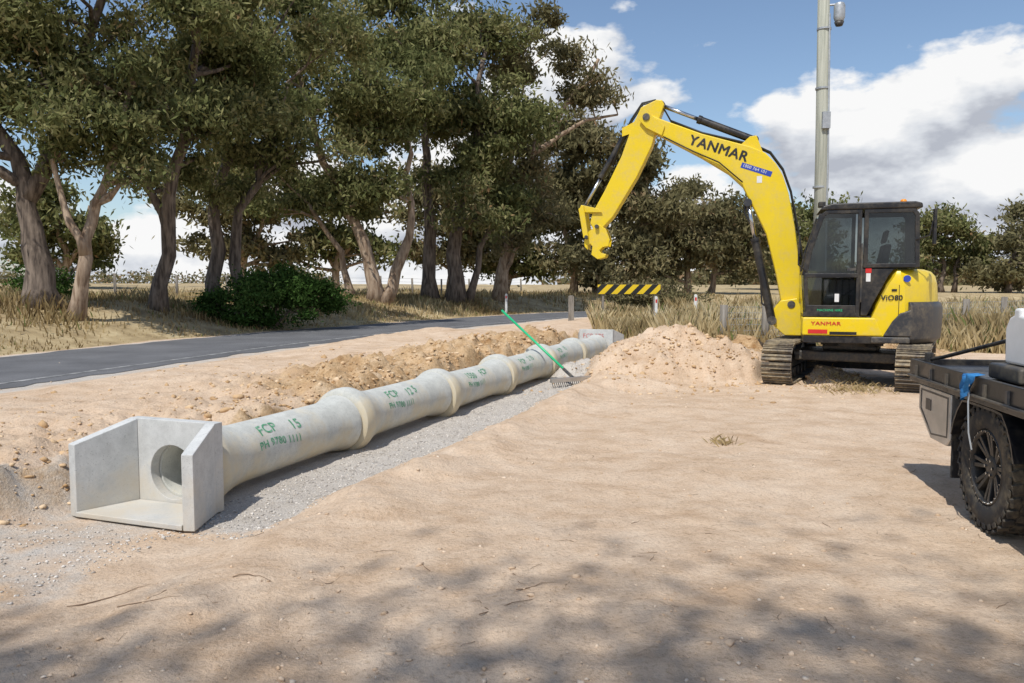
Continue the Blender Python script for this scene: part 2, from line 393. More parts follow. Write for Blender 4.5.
w=ramp(nt,noise(nt,5,6,.7),[(.42,(.15,.15,.148)),(.56,(.36,.355,.34)),(.74,(.55,.54,.52))]); nt.links.new(w,b.inputs['Base Color']); b.inputs['Roughness'].default_value=.8
strip('road_edge_line',1.55,1.66,.159,mw)

# ------------------------------------------------------------------ concrete headwalls
ZC=.238
def headwall(t,flip):
    e=empty('concrete_headwall',(AX+DX*t,AY+DY*t,-.02),math.atan2(DY,DX)+(math.pi if flip else 0))
    hw=.30; H=.63; T=.08; n=32; R=.195; zc=ZC+.02
    g=G(); outer=[]; inner=[]
    for k in range(n):
        a=2*math.pi*(k+.5)/n; cx,cz=math.cos(a),math.sin(a)
        sx=(hw+T)/abs(cx) if abs(cx)>1e-6 else 9; up=(H-zc) if cz>0 else zc
        sz=up/abs(cz) if abs(cz)>1e-6 else 9; r=min(sx,sz)
        outer.append((cx*r,zc+cz*r)); inner.append((cx*R,zc+cz*R))
    for tx,tz in ((hw+T,H),(-hw-T,H),(hw+T,0),(-hw-T,0)):
        k=min(range(n),key=lambda q_:math.hypot(outer[q_][0]-tx,outer[q_][1]-tz)); outer[k]=(tx,tz)
    v=[]
    for x in (0,T): v+=[(x,p[0],p[1]) for p in outer]+[(x,p[0],p[1]) for p in inner]
    f=[]
    for k in range(n):
        j=(k+1)%n
        f+=[(k,j,j+n,k+n),(2*n+k,3*n+k,3*n+j,2*n+j),(k,2*n+k,2*n+j,j),(n+k,n+j,3*n+j,3*n+k)]
    g.add(v,f); g.mk('back_wall','conc',e,bev=.005)
    for sgn in (-1,1):
        g=G(); a=(-.001,sgn*hw); bb=(-.40,sgn*(hw+.155))
        p=[(a[0],a[1]),(bb[0],bb[1]),(bb[0]+.02,bb[1]+sgn*.078),(a[0]+.001,a[1]+sgn*.0835)]
        hgt=[H-.003,.50,.50,H-.003]
        v=[(q[0],q[1],0) for q in p]+[(q[0],q[1],h) for q,h in zip(p,hgt)]
        g.add(v,[(0,1,2,3),(4,7,6,5),(0,4,5,1),(1,5,6,2),(2,6,7,3),(3,7,4,0)]); g.mk('wing_wall','conc',e,bev=.006)
    g=G(); v=[(-.003,-.295,.005),(-.003,.295,.005),(-.41,.455,.005),(-.41,-.455,.005)]
    g.add(v+[(q[0],q[1],.040) for q in v],[(0,1,2,3),(4,7,6,5),(0,4,5,1),(1,5,6,2),(2,6,7,3),(3,7,4,0)])
    g.mk('apron_slab','conc',e,bev=.005)
    if flip:
        g=text_geo('FCP 375',.14); mm=Matrix.Translation((T+.004,-.30,.44))@Matrix(((0,0,1,0),(1,0,0,0),(0,1,0,0),(0,0,0,1)))
        g.transform(mm); g.materials.clear(); g.materials.append(M['redp']); g.name='red_marking'; link(bpy.data.objects.new('red_marking',g),e)
    return e
headwall(0,False); headwall(12.65,True)

PL=2.08
for k in range(6):
    t0=.085+PL*k
    e=empty('concrete_pipe',(AX+DX*t0,AY+DY*t0,ZC+.012*math.sin(k*2.1)),math.atan2(DY,DX)+.006*math.sin(k*1.7+1))
    Rl=Matrix.Rotation(math.pi/2,4,'Y')
    prof=[(.18,0),(.280,0),(.308,.015),(.320,.06),(.320,.15),(.306,.19),(.276,.28),(.248,.40),(.234,.54),(.232,1.1),(.232,PL-.28),(.243,PL-.20),(.264,PL-.10),(.270,PL-.02),(.255,PL-.004),(.18,PL-.004)]
    g=G(); g.lathe(prof,48,Rl,True); o=g.mk('pipe_barrel','concp',e,smooth=True)
    o.data.set_sharp_from_angle(angle=math.radians(45))
    def pipetext(body,size,tt,phi0,nm):
        me=text_geo(body,size,.012,1.05); bm=bmesh.new(); bm.from_mesh(me)
        for _ in range(2):
            ed=[x for x in bm.edges if x.calc_length()>.03]
            if ed: bmesh.ops.subdivide_edges(bm,edges=ed,cuts=1)
            bmesh.ops.triangulate(bm,faces=bm.faces)
        r=.2365
        for v in bm.verts:
            ph=phi0+v.co.y/r+.06*math.sin(v.co.x*9+k); xx=tt+v.co.x
            v.co=Vector((xx,-r*math.cos(ph),r*math.sin(ph)))
        bm.to_mesh(me); bm.free(); me.materials.clear(); me.materials.append(M['stencil']); me.name=nm
        link(bpy.data.objects.new(nm,me),e)
    if k<5:
        a,bt=[('FCP','15'),('FCP','12 5'),('1550','FCP'),('FCP','2 15'),('FCP','15')][k]
        pipetext(a+'    '+bt,.135,.66,.62,'stencil_text_upper')
        pipetext('PH 9780 1111',.09,.60,.14,'stencil_text_lower')

# ------------------------------------------------------------------ rake
rk=empty('landscape_rake')
lo=Vector((.97,12.3,.10)); lo.z=th(.97,12.3)+.11; hi=Vector((-.175,13.6,1.14))
g=G(); g.tube([lo,hi],.021,10); g.mk('handle','greenp',rk,smooth=True)
g=G(); RM=Matrix.Translation(lo-Vector((0,0,.02)))@Matrix.Rotation(math.radians(30),4,'Z')
g.box((-.42,-.02,-.035),(.42,.02,.035),RM)
g.mk('rake_head','alu',rk,bev=.004)
g=G()
for k in range(22):
    p=RM@Vector((-.4+.038*k,0,-.03)); g.tube([p,p+Vector((.02,-.03,-.07))],.007,5)
g.tube([lo,lo+(hi-lo).normalized()*.25],.026,8)
g.mk('rake_teeth','dgrey',rk)

# ------------------------------------------------------------------ excavator
ex=empty('excavator',(5.42,12.4,.03),math.atan2(.3,-.95))
uc=empty('undercarriage',(0,0,0),math.radians(60)-math.atan2(.3,-.95),ex)
def track(side):
    yc=side*.93; w=.45; R=.29; L=.86; zc=.34
    pts=[]; per=4*L+2*math.pi*R; ns=44
    for k in range(ns):
        u=per*k/ns
        if u<2*L: p=(-L+u,zc+R,0)
        elif u<2*L+math.pi*R: a=(u-2*L)/R; p=(L+R*math.sin(a),zc+R*math.cos(a),a)
        elif u<4*L+math.pi*R: p=(L-(u-2*L-math.pi*R),zc-R,math.pi)
        else: a=(u-4*L-math.pi*R)/R+math.pi; p=(-L+R*math.sin(a),zc+R*math.cos(a),a)
        pts.append(p)
    g=G(); g2=G()
    for x,zz,a in pts:
        m=Matrix.Translation((x,yc,zz))@Matrix.Rotation(a,4,'Y')
        g.box((-.052,-w/2,.0),(.052,w/2,.028),m)
        g.box((-.045,-w/2+.01,.028),(-.025,w/2-.01,.058),m); g.box((.015,-w/2+.01,.028),(.033,w/2-.01,.05),m)
        g2.box((-.05,-.09,-.06),(.05,-.04,-.001),m); g2.box((-.05,.04,-.06),(.05,.09,-.001),m)
    g.mk('track_shoes','track',uc,bev=.004,seg=1); g2.mk('track_chain','dgrey',uc)
    ry=Matrix.Rotation(math.pi/2,4,'X')
    g=G()
    for x in (-L,L):
        m=Matrix.Translation((x,yc,zc))@ry
        g.lathe([(.0,-.10),(.12,-.10),(.14,-.06),(.225,-.05),(.225,.05),(.14,.06),(.12,.10),(0,.10)],24,m)
    for x in np.linspace(-.62,.62,5):
        m=Matrix.Translation((x,yc,.16))@ry
        g.lathe([(0,-.13),(.08,-.13),(.08,.13),(0,.13)],16,m)
    g.mk('track_wheels','dgrey',uc,smooth=False)
    g=G(); g.prism([(-.75,.24),(.75,.24),(.80,.34),(.7,.46),(-.7,.46),(-.80,.34)],yc-.11,yc+.11); g.mk('track_frame','dgrey',uc,bev=.015)
track(1); track(-1)
g=G(); g.prism([(-.45,.36),(.45,.36),(.45,.52),(-.45,.52)],-.80,.80); g.box((-.30,-.40,.521),(.30,.40,.62)); g.mk('cross_frame','dgrey',uc,bev=.03)
g=G(); g.lathe([(0,.60),(.46,.60),(.46,.70),(0,.70)],40,Matrix.Identity(4)); g.mk('slew_ring','black',uc)
g=G(); prof=[(1.42,.08),(1.50,.10),(1.46,.26),(1.50,.45),(1.45,.46),(1.39,.27)]
g.prism(prof,-1.12,1.12); g.mk('dozer_blade','dgrey',uc,bev=.008)
g=G(); g.prism([(.4,.30),(1.42,.18),(1.42,.30),(.4,.42)],-.5,-.38); g.prism([(.4,.30),(1.42,.18),(1.42,.30),(.4,.42)],.38,.5); g.mk('blade_arms','dgrey',uc,bev=.01)

def arc(cx,cy,r,a0,a1,n): return [(cx+r*math.cos(math.radians(a0+(a1-a0)*k/n)),cy+r*math.sin(math.radians(a0+(a1-a0)*k/n))) for k in range(n+1)]
plan=[(.78,.96)]+[(-.35,1.0)]+arc(0,0,1.14,115,245,14)[1:-1]+[(-.35,-1.0),(.78,-.96)]
g=G(); g.loft([[(p[0]*s_,p[1]*s_,z_) for p in plan] for s_,z_ in ((.95,.70),(.98,.72),(.98,.80))]); g.mk('deck_frame','black',ex,bev=.01)
g=G(); g.prism([(.80,.80),(.80,1.07),(-.20,1.07),(-.32,.80)],.55,1.03); g.mk('side_skirt','yellow',ex,bev=.025,seg=3)
g=G(); g.prism([(.78,.69),(.78,.797),(-.34,.797),(-.34,.69)],.50,1.015); g.mk('skirt_base','black',ex,bev=.01)
g=G(); g.box((.45,1.030,.83),(.72,1.036,.89)); g.mk('red_reflector','red',ex)
g=G(); g.box((.05,1.030,.815),(.42,1.035,.86)); g.mk('black_stripe','black',ex)
def cowl(fx,R,zz,sy=1.0):
    return [(fx,1.02*sy,zz),(-.52,1.03*sy,zz)]+[(a,b_,zz) for a,b_ in arc(0,0,R,119,241,16)]+[(-.52,-1.03*sy,zz),(.74,-1.0*sy,zz),(.74,-.42,zz),(-.08,-.32,zz),(-.10,.12,zz)]
g=G(); g.loft([cowl(-.10,1.17,.80),cowl(-.12,1.19,1.0),cowl(-.22,1.19,1.25),cowl(-.36,1.17,1.55),cowl(-.44,1.14,1.68,.985),cowl(-.47,1.08,1.75,.95),cowl(-.50,.98,1.785,.88)])
g.mk('engine_cowling','yellow',ex,bev=.02,seg=2)
g=G(); g.prism([(.0,1.10),(-.085,1.10),(-.20,1.35),(-.36,1.68),(-.44,1.79),(0,1.79)],.22,.985); g.mk('cab_rear_panel','black',ex,bev=.01)
def cw(R,zz): return [(a,b_,zz) for a,b_ in arc(0,0,R,122,238,20)]+[(a,b_,zz) for a,b_ in arc(0,0,.9,238,122,6)]
g=G(); g.loft([cw(1.18,.70),cw(1.235,.76),cw(1.25,.95),cw(1.25,1.22),cw(1.225,1.29),cw(1.17,1.31)]); g.mk('counterweight','dgrey',ex,bev=.02)
g=G(); g.prism([(-.14,.70),(-.14,.795),(-.66,.795),(-.66,.70)],.6,1.055); g.prism([(-.30,.80),(-.42,1.02),(-.52,1.14),(-.68,1.20),(-.68,.80)],.8,1.052); g.mk('rear_corner_guard','dgrey',ex,bev=.02)
g=G(); g.tube([(-.50,1.033,.9),(-.50,1.034,1.55)],.004,4); g.box((-.47,1.030,1.46),(-.40,1.038,1.49)); g.mk('cowl_seam','black',ex)

CY0,CY1=.16,1.0
door=[(.76,1.08),(.80,1.72),(.745,2.05),(.57,2.60),(.50,2.65),(.015,2.65),(.015,1.08)]
rearq=[(-.015,1.80),(-.015,2.65),(-.68,2.65),(-.74,2.57),(-.76,1.80)]
for nm,y0,y1 in (('left',.955,1.0),('right',CY0,CY0+.04)):
    g=G(); g.ring(door,inset(door,.055),y0,y1); g.ring(rearq,inset(rearq,.06),y0,y1)
    g.mk('cab_side_frame_'+nm,'black',ex,bev=.008)
    ym=(y0+y1)/2
    g=G(); di=inset(door,.05); g.prism(di,ym-.004,ym+.004); g.mk('door_glass_'+nm,'glass',ex)
    g=G(); g.prism(inset(rearq,.055),ym-.004,ym+.004); g.mk('rear_quarter_glass_'+nm,'glass',ex)
g=G(); g.prism([(.775,1.66),(.785,1.72),(.05,1.72),(.05,1.66)],.950,1.006); g.prism([(.07,1.10),(.74,1.10),(.75,1.25),(.07,1.25)],.958,1.002); g.mk('door_rail','black',ex,bev=.006)
g=G(); g.box((.08,1.007,1.76),(.20,1.03,1.80)); g.tube([(.01,1.03,1.3),(.01,1.05,1.35),(.01,1.05,2.1),(.01,1.03,2.15)],.012,8); g.mk('door_handle','dgrey',ex)
g=G(); rf=[(.60,2.65),(.55,2.71),(.42,2.745),(-.68,2.745),(-.77,2.72),(-.78,2.65)]; g.prism(rf,CY0-.02,CY1+.015); g.mk('cab_roof','black',ex,bev=.02,seg=3)
g=G(); g.box((-.70,CY0+.05,1.02),(.70,CY1-.05,1.095)); g.mk('cab_floor','black',ex)
g=G(); g.prism([(.79,1.12),(.83,1.70),(.80,1.70),(.76,1.12)],CY0+.05,CY1-.05); g.mk('cab_front_lower_glass','glass',ex)
g=G(); g.prism([(.80,1.76),(.75,2.05),(.58,2.60),(.57,2.59),(.735,2.05),(.785,1.76)],CY0+.05,CY1-.05); g.mk('windscreen','glass',ex)
g=G(); g.prism([(.77,1.70),(.82,1.70),(.815,1.76),(.77,1.76)],CY0+.01,CY1-.01); g.prism([(.72,1.08),(.79,1.08),(.79,1.14),(.72,1.14)],CY0+.01,CY1-.01)
for y in (CY0,CY1-.05): g.prism([(.81,1.70),(.815,1.76),(.765,2.06),(.60,2.60),(.55,2.60),(.72,2.05),(.77,1.72)],y+.002,y+.048)
g.mk('windscreen_frame','black',ex,bev=.005)
g=G(); g.prism([(-.72,1.80),(-.76,1.80),(-.76,1.92),(-.72,1.92)],CY0+.045,CY1-.05); g.prism([(-.70,2.57),(-.74,2.57),(-.70,2.645),(-.66,2.645)],CY0+.045,CY1-.05); g.mk('cab_rear_frame','black',ex)
g=G(); g.prism([(-.735,1.92),(-.745,1.92),(-.725,2.57),(-.715,2.57)],CY0+.045,CY1-.05); g.mk('cab_rear_glass','glass',ex)
g=G(); g.box((-.35,.36,1.42),(.15,.82,1.55)); g.prism([(-.32,1.5),(-.18,1.5),(-.32,2.15),(-.42,2.15)],.37,.81); g.prism([(-.36,2.17),(-.30,2.17),(-.34,2.36),(-.40,2.36)],.47,.71); g.box((-.25,.42,1.10),(.08,.76,1.41)); g.mk('operator_seat','seat',ex,bev=.04,seg=3)
g=G(); g.box((-.2,.22,1.40),(.30,.34,1.62)); g.box((-.2,.84,1.40),(.30,.93,1.62)); g.tube([(.25,.28,1.6),(.30,.28,1.85)],.02); g.tube([(.25,.88,1.6),(.30,.88,1.85)],.02); g.mk('control_consoles','seat',ex,bev=.02)
g=G(); g.tube([(-.70,1.0,2.2),(-.86,1.10,2.25),(-.90,1.12,2.5)],.014,8); g.box((-.93,1.06,2.12),(-.895,1.17,2.62)); g.mk('rear_mirror','black',ex,bev=.01)
g=G(); g.tube([(.77,1.0,1.75),(.88,1.10,1.85),(.88,1.10,2.2)],.012,8); g.box((.865,1.03,2.0),(.89,1.16,2.28)); g.mk('front_mirror','black',ex,bev=.01)
g=G(); g.lathe([(0,0),(.045,0),(.045,.06),(.03,.08),(0,.085)],20,Matrix.Translation((-.6,.5,2.745))); g.mk('beacon','orange',ex,smooth=True)
g=G(); g.box((.48,.3,2.75),(.58,.48,2.83)); g.mk('work_light','black',ex,bev=.01)
g=G(); g.box((.30,.988,1.30),(.36,1.004,1.42)); g.box((-.12,.986,1.60),(-.06,.990,1.72)); g.mk('white_labels','white',ex)
g=G(); g.box((-.13,.986,1.725),(-.05,.991,1.79)); g.mk('red_label','red',ex)
g=G(); g.lathe([(0,0),(.05,0),(.05,.004),(0,.004)],20,Matrix.Translation((-.60,1.022,1.64))@Matrix.Rotation(-math.pi/2,4,'X')); g.mk('blue_label','bluest',ex)
def tmat(x,y,z,ang=0): return Matrix.Translation((x,y,z))@Matrix(((-1,0,0,0),(0,0,1,0),(0,1,0,0),(0,0,0,1)))@Matrix.Rotation(ang,4,'Z')
text_flat('model_decal','ViO80',.105,'black',ex,tmat(-.26,1.036,1.33),xs=1.0,heavy=.003)
text_flat('skirt_decal','YANMAR',.075,'red',ex,tmat(.68,1.034,.955),xs=1.3,heavy=.002)
text_flat('door_decal','MACHINE HIRE',.05,'greenp',ex,tmat(.60,1.005,1.16))

BY=-.06
boom=[(.80,1.20),(.80,1.74),(.90,2.476),(1.008,3.02),(1.10,3.30),(1.21,3.50),(1.38,3.68),(1.60,3.79),(2.38,4.04),(3.10,4.34),(3.30,4.45),(3.38,4.42),(3.38,4.28),(3.18,4.12),(2.38,3.66),(1.95,3.38),(1.72,3.16),(1.62,2.95),(1.52,2.76),(1.34,2.38),(1.18,1.75),(1.07,1.20)]
g=G(); g.prism(boom,BY-.15,BY+.15); g.mk('boom','yellow',ex,bev=.022,seg=3)
g=G(); br=[(.62,.74),(1.02,.74),(1.22,.92),(1.26,1.05),(1.10,1.30),(.84,1.34),(.74,1.1)]; g.prism(br,BY-.22,BY-.155); g.prism(br,BY+.155,BY+.22); g.box((.63,BY-.15,.745),(.98,BY+.15,.98)); g.mk('swing_bracket','yellow',ex,bev=.015)
g=G(); g.tube([(.72,BY,.66),(.72,BY,1.12)],.09,20); g.mk('swing_pin','dgrey',ex)
RY=Matrix.Rotation(math.pi/2,4,'X')
def pin(x,z,w,r,nm,mat='dgrey'):
    g=G(); g.tube([(x,BY-w,z),(x,BY+w,z)],r,20); g.mk(nm,mat,ex,bev=.006)
pin(.93,1.24,.235,.06,'boom_foot_pin'); pin(3.29,4.36,.20,.06,'dipper_pivot_pin')
def ram(p,q,frac,rb,rr,nm,y=BY):
    p=Vector((p[0],y,p[1])); q=Vector((q[0],y,q[1])); m=p.lerp(q,frac)
    g=G(); g.tube([p,m],rb,20); g.tube([m-(m-p).normalized()*.06,m+(m-p).normalized()*.002],rb*1.15,20); g.mk(nm+'_barrel','black',ex,smooth=False,bev=.004)
    g=G(); g.tube([m,q],rr,16); g.mk(nm+'_rod','steel',ex,smooth=True)
    g=G(); g.tube([q-Vector((0,.07,0)),q+Vector((0,.07,0))],rr*1.9,16); g.tube([p-Vector((0,.07,0)),p+Vector((0,.07,0))],rb*1.1,16); g.mk(nm+'_eyes','dgrey',ex)
for yy in (BY-.21,BY+.21): ram((1.22,.98),(1.63,2.88),.70,.066,.034,'boom_ram',yy)
g=G(); g.tube([(1.63,BY-.25,2.88),(1.63,BY+.25,2.88)],.05,16); g.mk('ram_cross_pin','dgrey',ex)
ram((1.55,3.91),(3.06,4.57),.60,.062,.034,'dipper_ram')
for yy in (BY-.10,BY+.07):
    g=G(); g.prism([(1.40,3.66),(1.78,3.82),(1.62,3.96),(1.52,3.97)],yy,yy+.03); g.mk('ram_lug','yellow',ex,bev=.006)
DXO,DZO=-.07,-.18
def D(p): return (p[0]+DXO,p[1]+DZO)
def DP(poly): return [D(p) for p in poly]
dip=DP([(3.07,4.74),(3.11,4.82),(3.20,4.83),(3.46,4.72),(3.60,4.436),(3.78,3.93),(4.06,3.367),(4.28,2.98),(4.32,2.80),(4.26,2.70),(4.12,2.69),(3.92,2.90),(3.51,3.57),(3.27,4.07),(3.17,4.45)])
g=G(); g.prism(dip,BY-.115,BY+.115); g.mk('dipper_arm','yellow',ex,bev=.018,seg=3)
for yy in (BY-.178,BY+.152):
    g=G(); g.prism(DP([(3.05,4.37),(3.40,4.68),(3.48,4.5),(3.36,4.36),(3.1,4.22)]),yy,yy+.026); g.mk('boom_tip_plate','yellow',ex,bev=.006)
ram(D((3.72,4.34)),D((4.45,3.08)),.60,.052,.03,'bucket_ram')
g=G(); lg=DP([(3.56,4.50),(3.64,4.30),(3.78,4.26),(3.78,4.40)]); g.prism(lg,BY-.08,BY-.055); g.prism(lg,BY+.055,BY+.08); g.mk('bucket_ram_lug','yellow',ex)
for sgn in (-1,1):
    l1=DP([(4.10,2.98),(4.18,3.05),(4.47,3.12),(4.50,3.04),(4.42,2.99)]); l2=DP([(4.42,3.10),(4.51,3.05),(4.42,2.55),(4.33,2.54)])
    g=G(); a_=BY+sgn*.125; g.prism(l1,min(a_,a_+sgn*.03),max(a_,a_+sgn*.03)); b_=BY+sgn*.158; g.prism(l2,min(b_,b_+sgn*.028),max(b_,b_+sgn*.028)); g.mk('tipping_link','yellow',ex,bev=.006)
hit=DP([(4.17,2.78),(4.34,2.66),(4.42,2.50),(4.41,2.40),(4.35,2.34),(4.36,2.42),(4.31,2.45),(4.27,2.40),(4.29,2.26),(4.18,2.18),(4.05,2.21),(4.03,2.27),(4.11,2.28),(4.15,2.33),(4.09,2.39),(3.99,2.40),(3.97,2.52),(4.04,2.70)])
for yy in (BY-.125,BY+.085):
    g=G(); g.prism(hit,yy,yy+.04); g.mk('quick_hitch_plate','yellow',ex,bev=.008)
g=G(); g.prism(DP([(4.13,2.68),(4.33,2.60),(4.34,2.49),(4.10,2.42),(4.03,2.52)]),BY-.084,BY+.084); g.mk('quick_hitch_core','dgrey',ex,bev=.01)
for (x,z_) in (D((4.19,2.74)),D((4.37,2.56))): pin(x,z_,.19,.035,'hitch_pin')
g=G()
for k,yy in enumerate((-.10,-.05,.0,.05)):
    y=BY+yy; g.tube([(.78,y,1.3),(.70,y,1.6),(.76,y,1.95),(.86,y,2.5),(.97,y,3.06),(1.10,y,3.42),(1.30,y,3.70),(1.55,y,3.83),(2.38,y,4.07),(2.9,y,4.30)],.016,6)
for yy in (BY-.06,BY+.05):
    g.tube([(2.9,yy,4.30),(3.0,yy,4.48),(3.16,yy,4.66),(3.38,yy,4.62),(3.56,yy,4.36),(3.72,yy,4.04),(3.88,yy,3.60)],.015,6)
for yy in (BY+.17,BY+.20):
    g.tube([(1.0,yy,1.0),(1.38,yy,1.25),(1.42,yy,1.8),(1.50,yy,2.4),(1.68,yy,2.72),(1.66,yy,2.98)],.017,6)
    g.tube([(1.72,yy-.02,3.22),(2.1,yy-.02,3.56),(2.5,yy-.02,3.75),(3.0,yy-.02,4.02)],.009,6)
g.mk('hydraulic_hoses','hose',ex,smooth=True)
sl=math.atan2(-(4.05-3.74),(2.50-1.65))
text_flat('boom_decal','YANMAR',.225,'black',ex,tmat(2.60,BY+.1545,3.885,sl),xs=1.02,heavy=.007,space=1.08)
text_flat('boom_phone_decal','1800 764 101',.07,'white',ex,tmat(1.73,BY+.157,3.475,sl),xs=.98)
g=G(); mm=tmat(1.76,BY+.1535,3.46,sl); g.add([tuple(mm@Vector(p)) for p in ((0,0,0),(.50,0,0),(.50,.085,0),(0,.085,0))],[(0,1,2,3)]); g.mk('boom_phone_plate','bluest',ex)
g=G(); mm=tmat(1.50,BY+.1535,3.20,0); g.add([tuple(mm@Vector(p)) for p in ((0,0,0),(.08,0,0),(.08,.11,0),(0,.11,0))],[(0,1,2,3)]); g.mk('boom_warning_label','white',ex)

# ------------------------------------------------------------------ utility truck
ut=empty('utility_truck',(3.80,4.60,.035),math.atan2(-.986,-.168))
def wheel(x,y,out,nm):
    R=.405; W=.27; w=empty(nm,(x,y,R),0,ut)
    m=Matrix.Rotation(-math.pi/2*out,4,'X')
    g=G(); g.lathe([(.235,-W/2),(.30,-W/2),(.35,-W/2),(.383,-W/2+.025),(.392,-W/2+.05),(.392,W/2-.05),(.383,W/2-.025),(.35,W/2),(.30,W/2),(.24,W/2-.01),(.235,W/2-.03)],56,m); g.mk('tyre','rubber',w,smooth=True)
    g=G()
    for k in range(30):
        for row,yo,ph in ((0,-.105,0),(1,-.04,.5),(2,.04,0),(3,.105,.5)):
            a=2*math.pi*(k+ph)/30
            mm=m@Matrix.Rotation(a,4,'Z')@Matrix.Translation((.388,0,yo))@Matrix.Rotation(.25 if row%2 else -.25,4,'X')
            g.box((-.006,-.030,-.030),(.012,.030,.030),mm)
        a=2*math.pi*k/30
        mm=m@Matrix.Rotation(a,4,'Z')@Matrix.Translation((.362,0,W/2)); g.box((-.018,-.022,-.006),(.016,.022,.003),mm)
    g.mk('tread_blocks','rubber',w,bev=.003,seg=1)
    g=G(); g.lathe([(.236,-.12),(.236,W/2-.025),(.228,W/2-.008),(.216,W/2-.012),(.21,W/2-.04),(.205,-.10)],48,m); g.mk('rim_barrel','rim',w,smooth=True)
    g=G()
    for k in range(8):
        a=2*math.pi*k/8
        for s_ in (-.12,.12):
            mm=m@Matrix.Rotation(a+s_,4,'Z')
            v=[mm@Vector(p) for p in ((.05,-.012,.085),(.05,.012,.085),(.215,.014,.112),(.215,-.014,.112),(.05,-.016,.05),(.05,.016,.05),(.215,.018,.07),(.215,-.018,.07))]
            g.add(v,[(0,1,2,3),(4,7,6,5),(0,4,5,1),(1,5,6,2),(2,6,7,3),(3,7,4,0)])
    g.lathe([(0,.10),(.055,.10),(.07,.09),(.075,.04),(0,.04)],24,m)
    g.lathe([(0,-.02),(.20,-.02),(.20,-.04),(0,-.04)],24,m)
    g.mk('rim_spokes','rim',w,bev=.003,seg=1)
    g=G()
    for k in range(6):
        a=2*math.pi*k/6; g.lathe([(0,.112),(.009,.11),(.009,.09)],6,m@Matrix.Translation((.05*math.cos(a),.05*math.sin(a),0)))
    for k in range(24):
        a=2*math.pi*k/24; g.lathe([(0,.132),(.005,.131),(.005,.12)],6,m@Matrix.Translation((.222*math.cos(a),.222*math.sin(a),0)))
    g.mk('wheel_nuts','steel',w)
for x,nmx in ((0,'rear'),(3.1,'front')):
    for y,o_ in ((-.765,-1),(.765,1)): wheel(x,y,o_,'wheel_'+nmx+('_right' if o_<0 else '_left'))
g=G(); g.box((-1.22,-.92,.885),(1.15,.92,.925)); g.mk('tray_deck','black',ut,bev=.004)
g=G()
for y0,y1 in ((-.95,-.921),(.921,.95)): g.box((-1.25,y0,.80),(1.17,y1,.965))
g.box((-1.25,-.920,.80),(-1.222,.920,.965)); g.mk('tray_side_rails','black',ut,bev=.006)
g=G()
for y in (-.965,.95):
    for x in np.arange(-1.1,1.1,.3): g.box((x,y,.83),(x+.03,y+.014,.93))
g.tube([(-1.22,-.968,.845),(1.15,-.968,.845)],.010,8); g.mk('tie_down_rail','dgrey',ut)
g=G(); g.box((-1.20,-.50,.62),(3.4,-.40,.76)); g.box((-1.20,.40,.62),(3.4,.50,.76))
for x in (-1.1,-.5,.2,.8): g.box((x,-.90,.765),(x+.06,.90,.884))
g.tube([(0,-.62,.405),(0,.62,.405)],.05,12); g.lathe([(0,-.14),(.13,-.1),(.15,0),(.13,.1),(0,.14)],16,Matrix.Translation((0,0,.405))@RY); g.mk('chassis','dgrey',ut,bev=.005)
for sy in (-1,1):
    g=G(); g.prism([(-1.12,.79),(-.50,.79),(-.50,.47),(-.56,.42),(-.86,.42),(-1.12,.60)],sy*.92 if sy<0 else .55,-.55 if sy<0 else .92); g.mk('toolbox','alu',ut,bev=.012)
    g=G(); yy=-.924 if sy<0 else .920; g.box((-.96,yy,.62),(-.86,yy+.004,.70)); g.mk('toolbox_latch','dgrey',ut)
    g=G(); p=[(-1.07,.76),(-.54,.76),(-.54,.48),(-.84,.45),(-1.07,.61)]; y0=-.9235 if sy<0 else .9205; g.ring(p,inset(p,.012),y0,y0+.003); g.mk('toolbox_door_seam','dgrey',ut)
    a=[]
    for k in range(13):
        an=math.radians(15+150*k/12); a.append((.475*math.cos(an),.405+.475*math.sin(an)))
    bb=[(p[0]*.97,(p[1]-.405)*.97+.405) for p in a]
    v=[];f=[]
    for (p,q_) in zip(a,bb):
        y0,y1=(-.93,-.60) if sy<0 else (.60,.93)
        v+=[(p[0],y0,min(p[1],.79)),(p[0],y1,min(p[1],.79)),(q_[0],y1,min(q_[1],.775)),(q_[0],y0,min(q_[1],.775))]
    for k in range(12):
        for j_ in range(4): f.append((k*4+j_,k*4+(j_+1)%4,(k+1)*4+(j_+1)%4,(k+1)*4+j_))
    g=G(); g.add(v,f); g.mk('mudguard','black',ut)
    g=G(); y0,y1=(-.91,-.62) if sy<0 else (.62,.91); g.box((-.49,y0,.22),(-.478,y1,.56)); g.mk('mud_flap','rubber',ut)
g=G(); g.box((-1.262,-.85,.81),(-1.252,-.60,.90)); g.mk('tail_light','red',ut,bev=.003)
g=G(); g.box((1.12,-.92,.97),(1.17,-.87,1.75)); g.box((1.12,.87,.97),(1.17,.92,1.75)); g.box((1.12,-.869,1.69),(1.17,.869,1.75))
for y in np.arange(-.75,.8,.15): g.tube([(1.145,y,.95),(1.145,y,1.7)],.012,6)
g.mk('headboard','black',ut)
g=G(); g.box((-.30,-.78,.93),(.14,-.30,1.03)); g.mk('tray_load_box','dgrey',ut,bev=.02)
g=G(); g.prism([(-.16,.0),(.16,.0),(.17,.22),(.10,.30),(.02,.31),(.02,.35),(-.06,.35),(-.06,.31),(-.12,.29),(-.17,.22)],-.72,-.42)
g.v=[(p[0]-.05,p[1],p[2]+1.035) for p in g.v]; g.mk('plastic_jerry_can','white',ut,bev=.035,seg=4)
g=G(); g.tube([(-1.12,-.86,.97),(-1.0,-.80,1.0),(-.3,-.50,1.22),(.5,-.2,1.46)],.014,8); g.tube([(-1.12,-.86,.95),(-1.12,-.86,1.02)],.03,8); g.mk('load_strap_rod','black',ut)
g=G(); v=[];f=[]
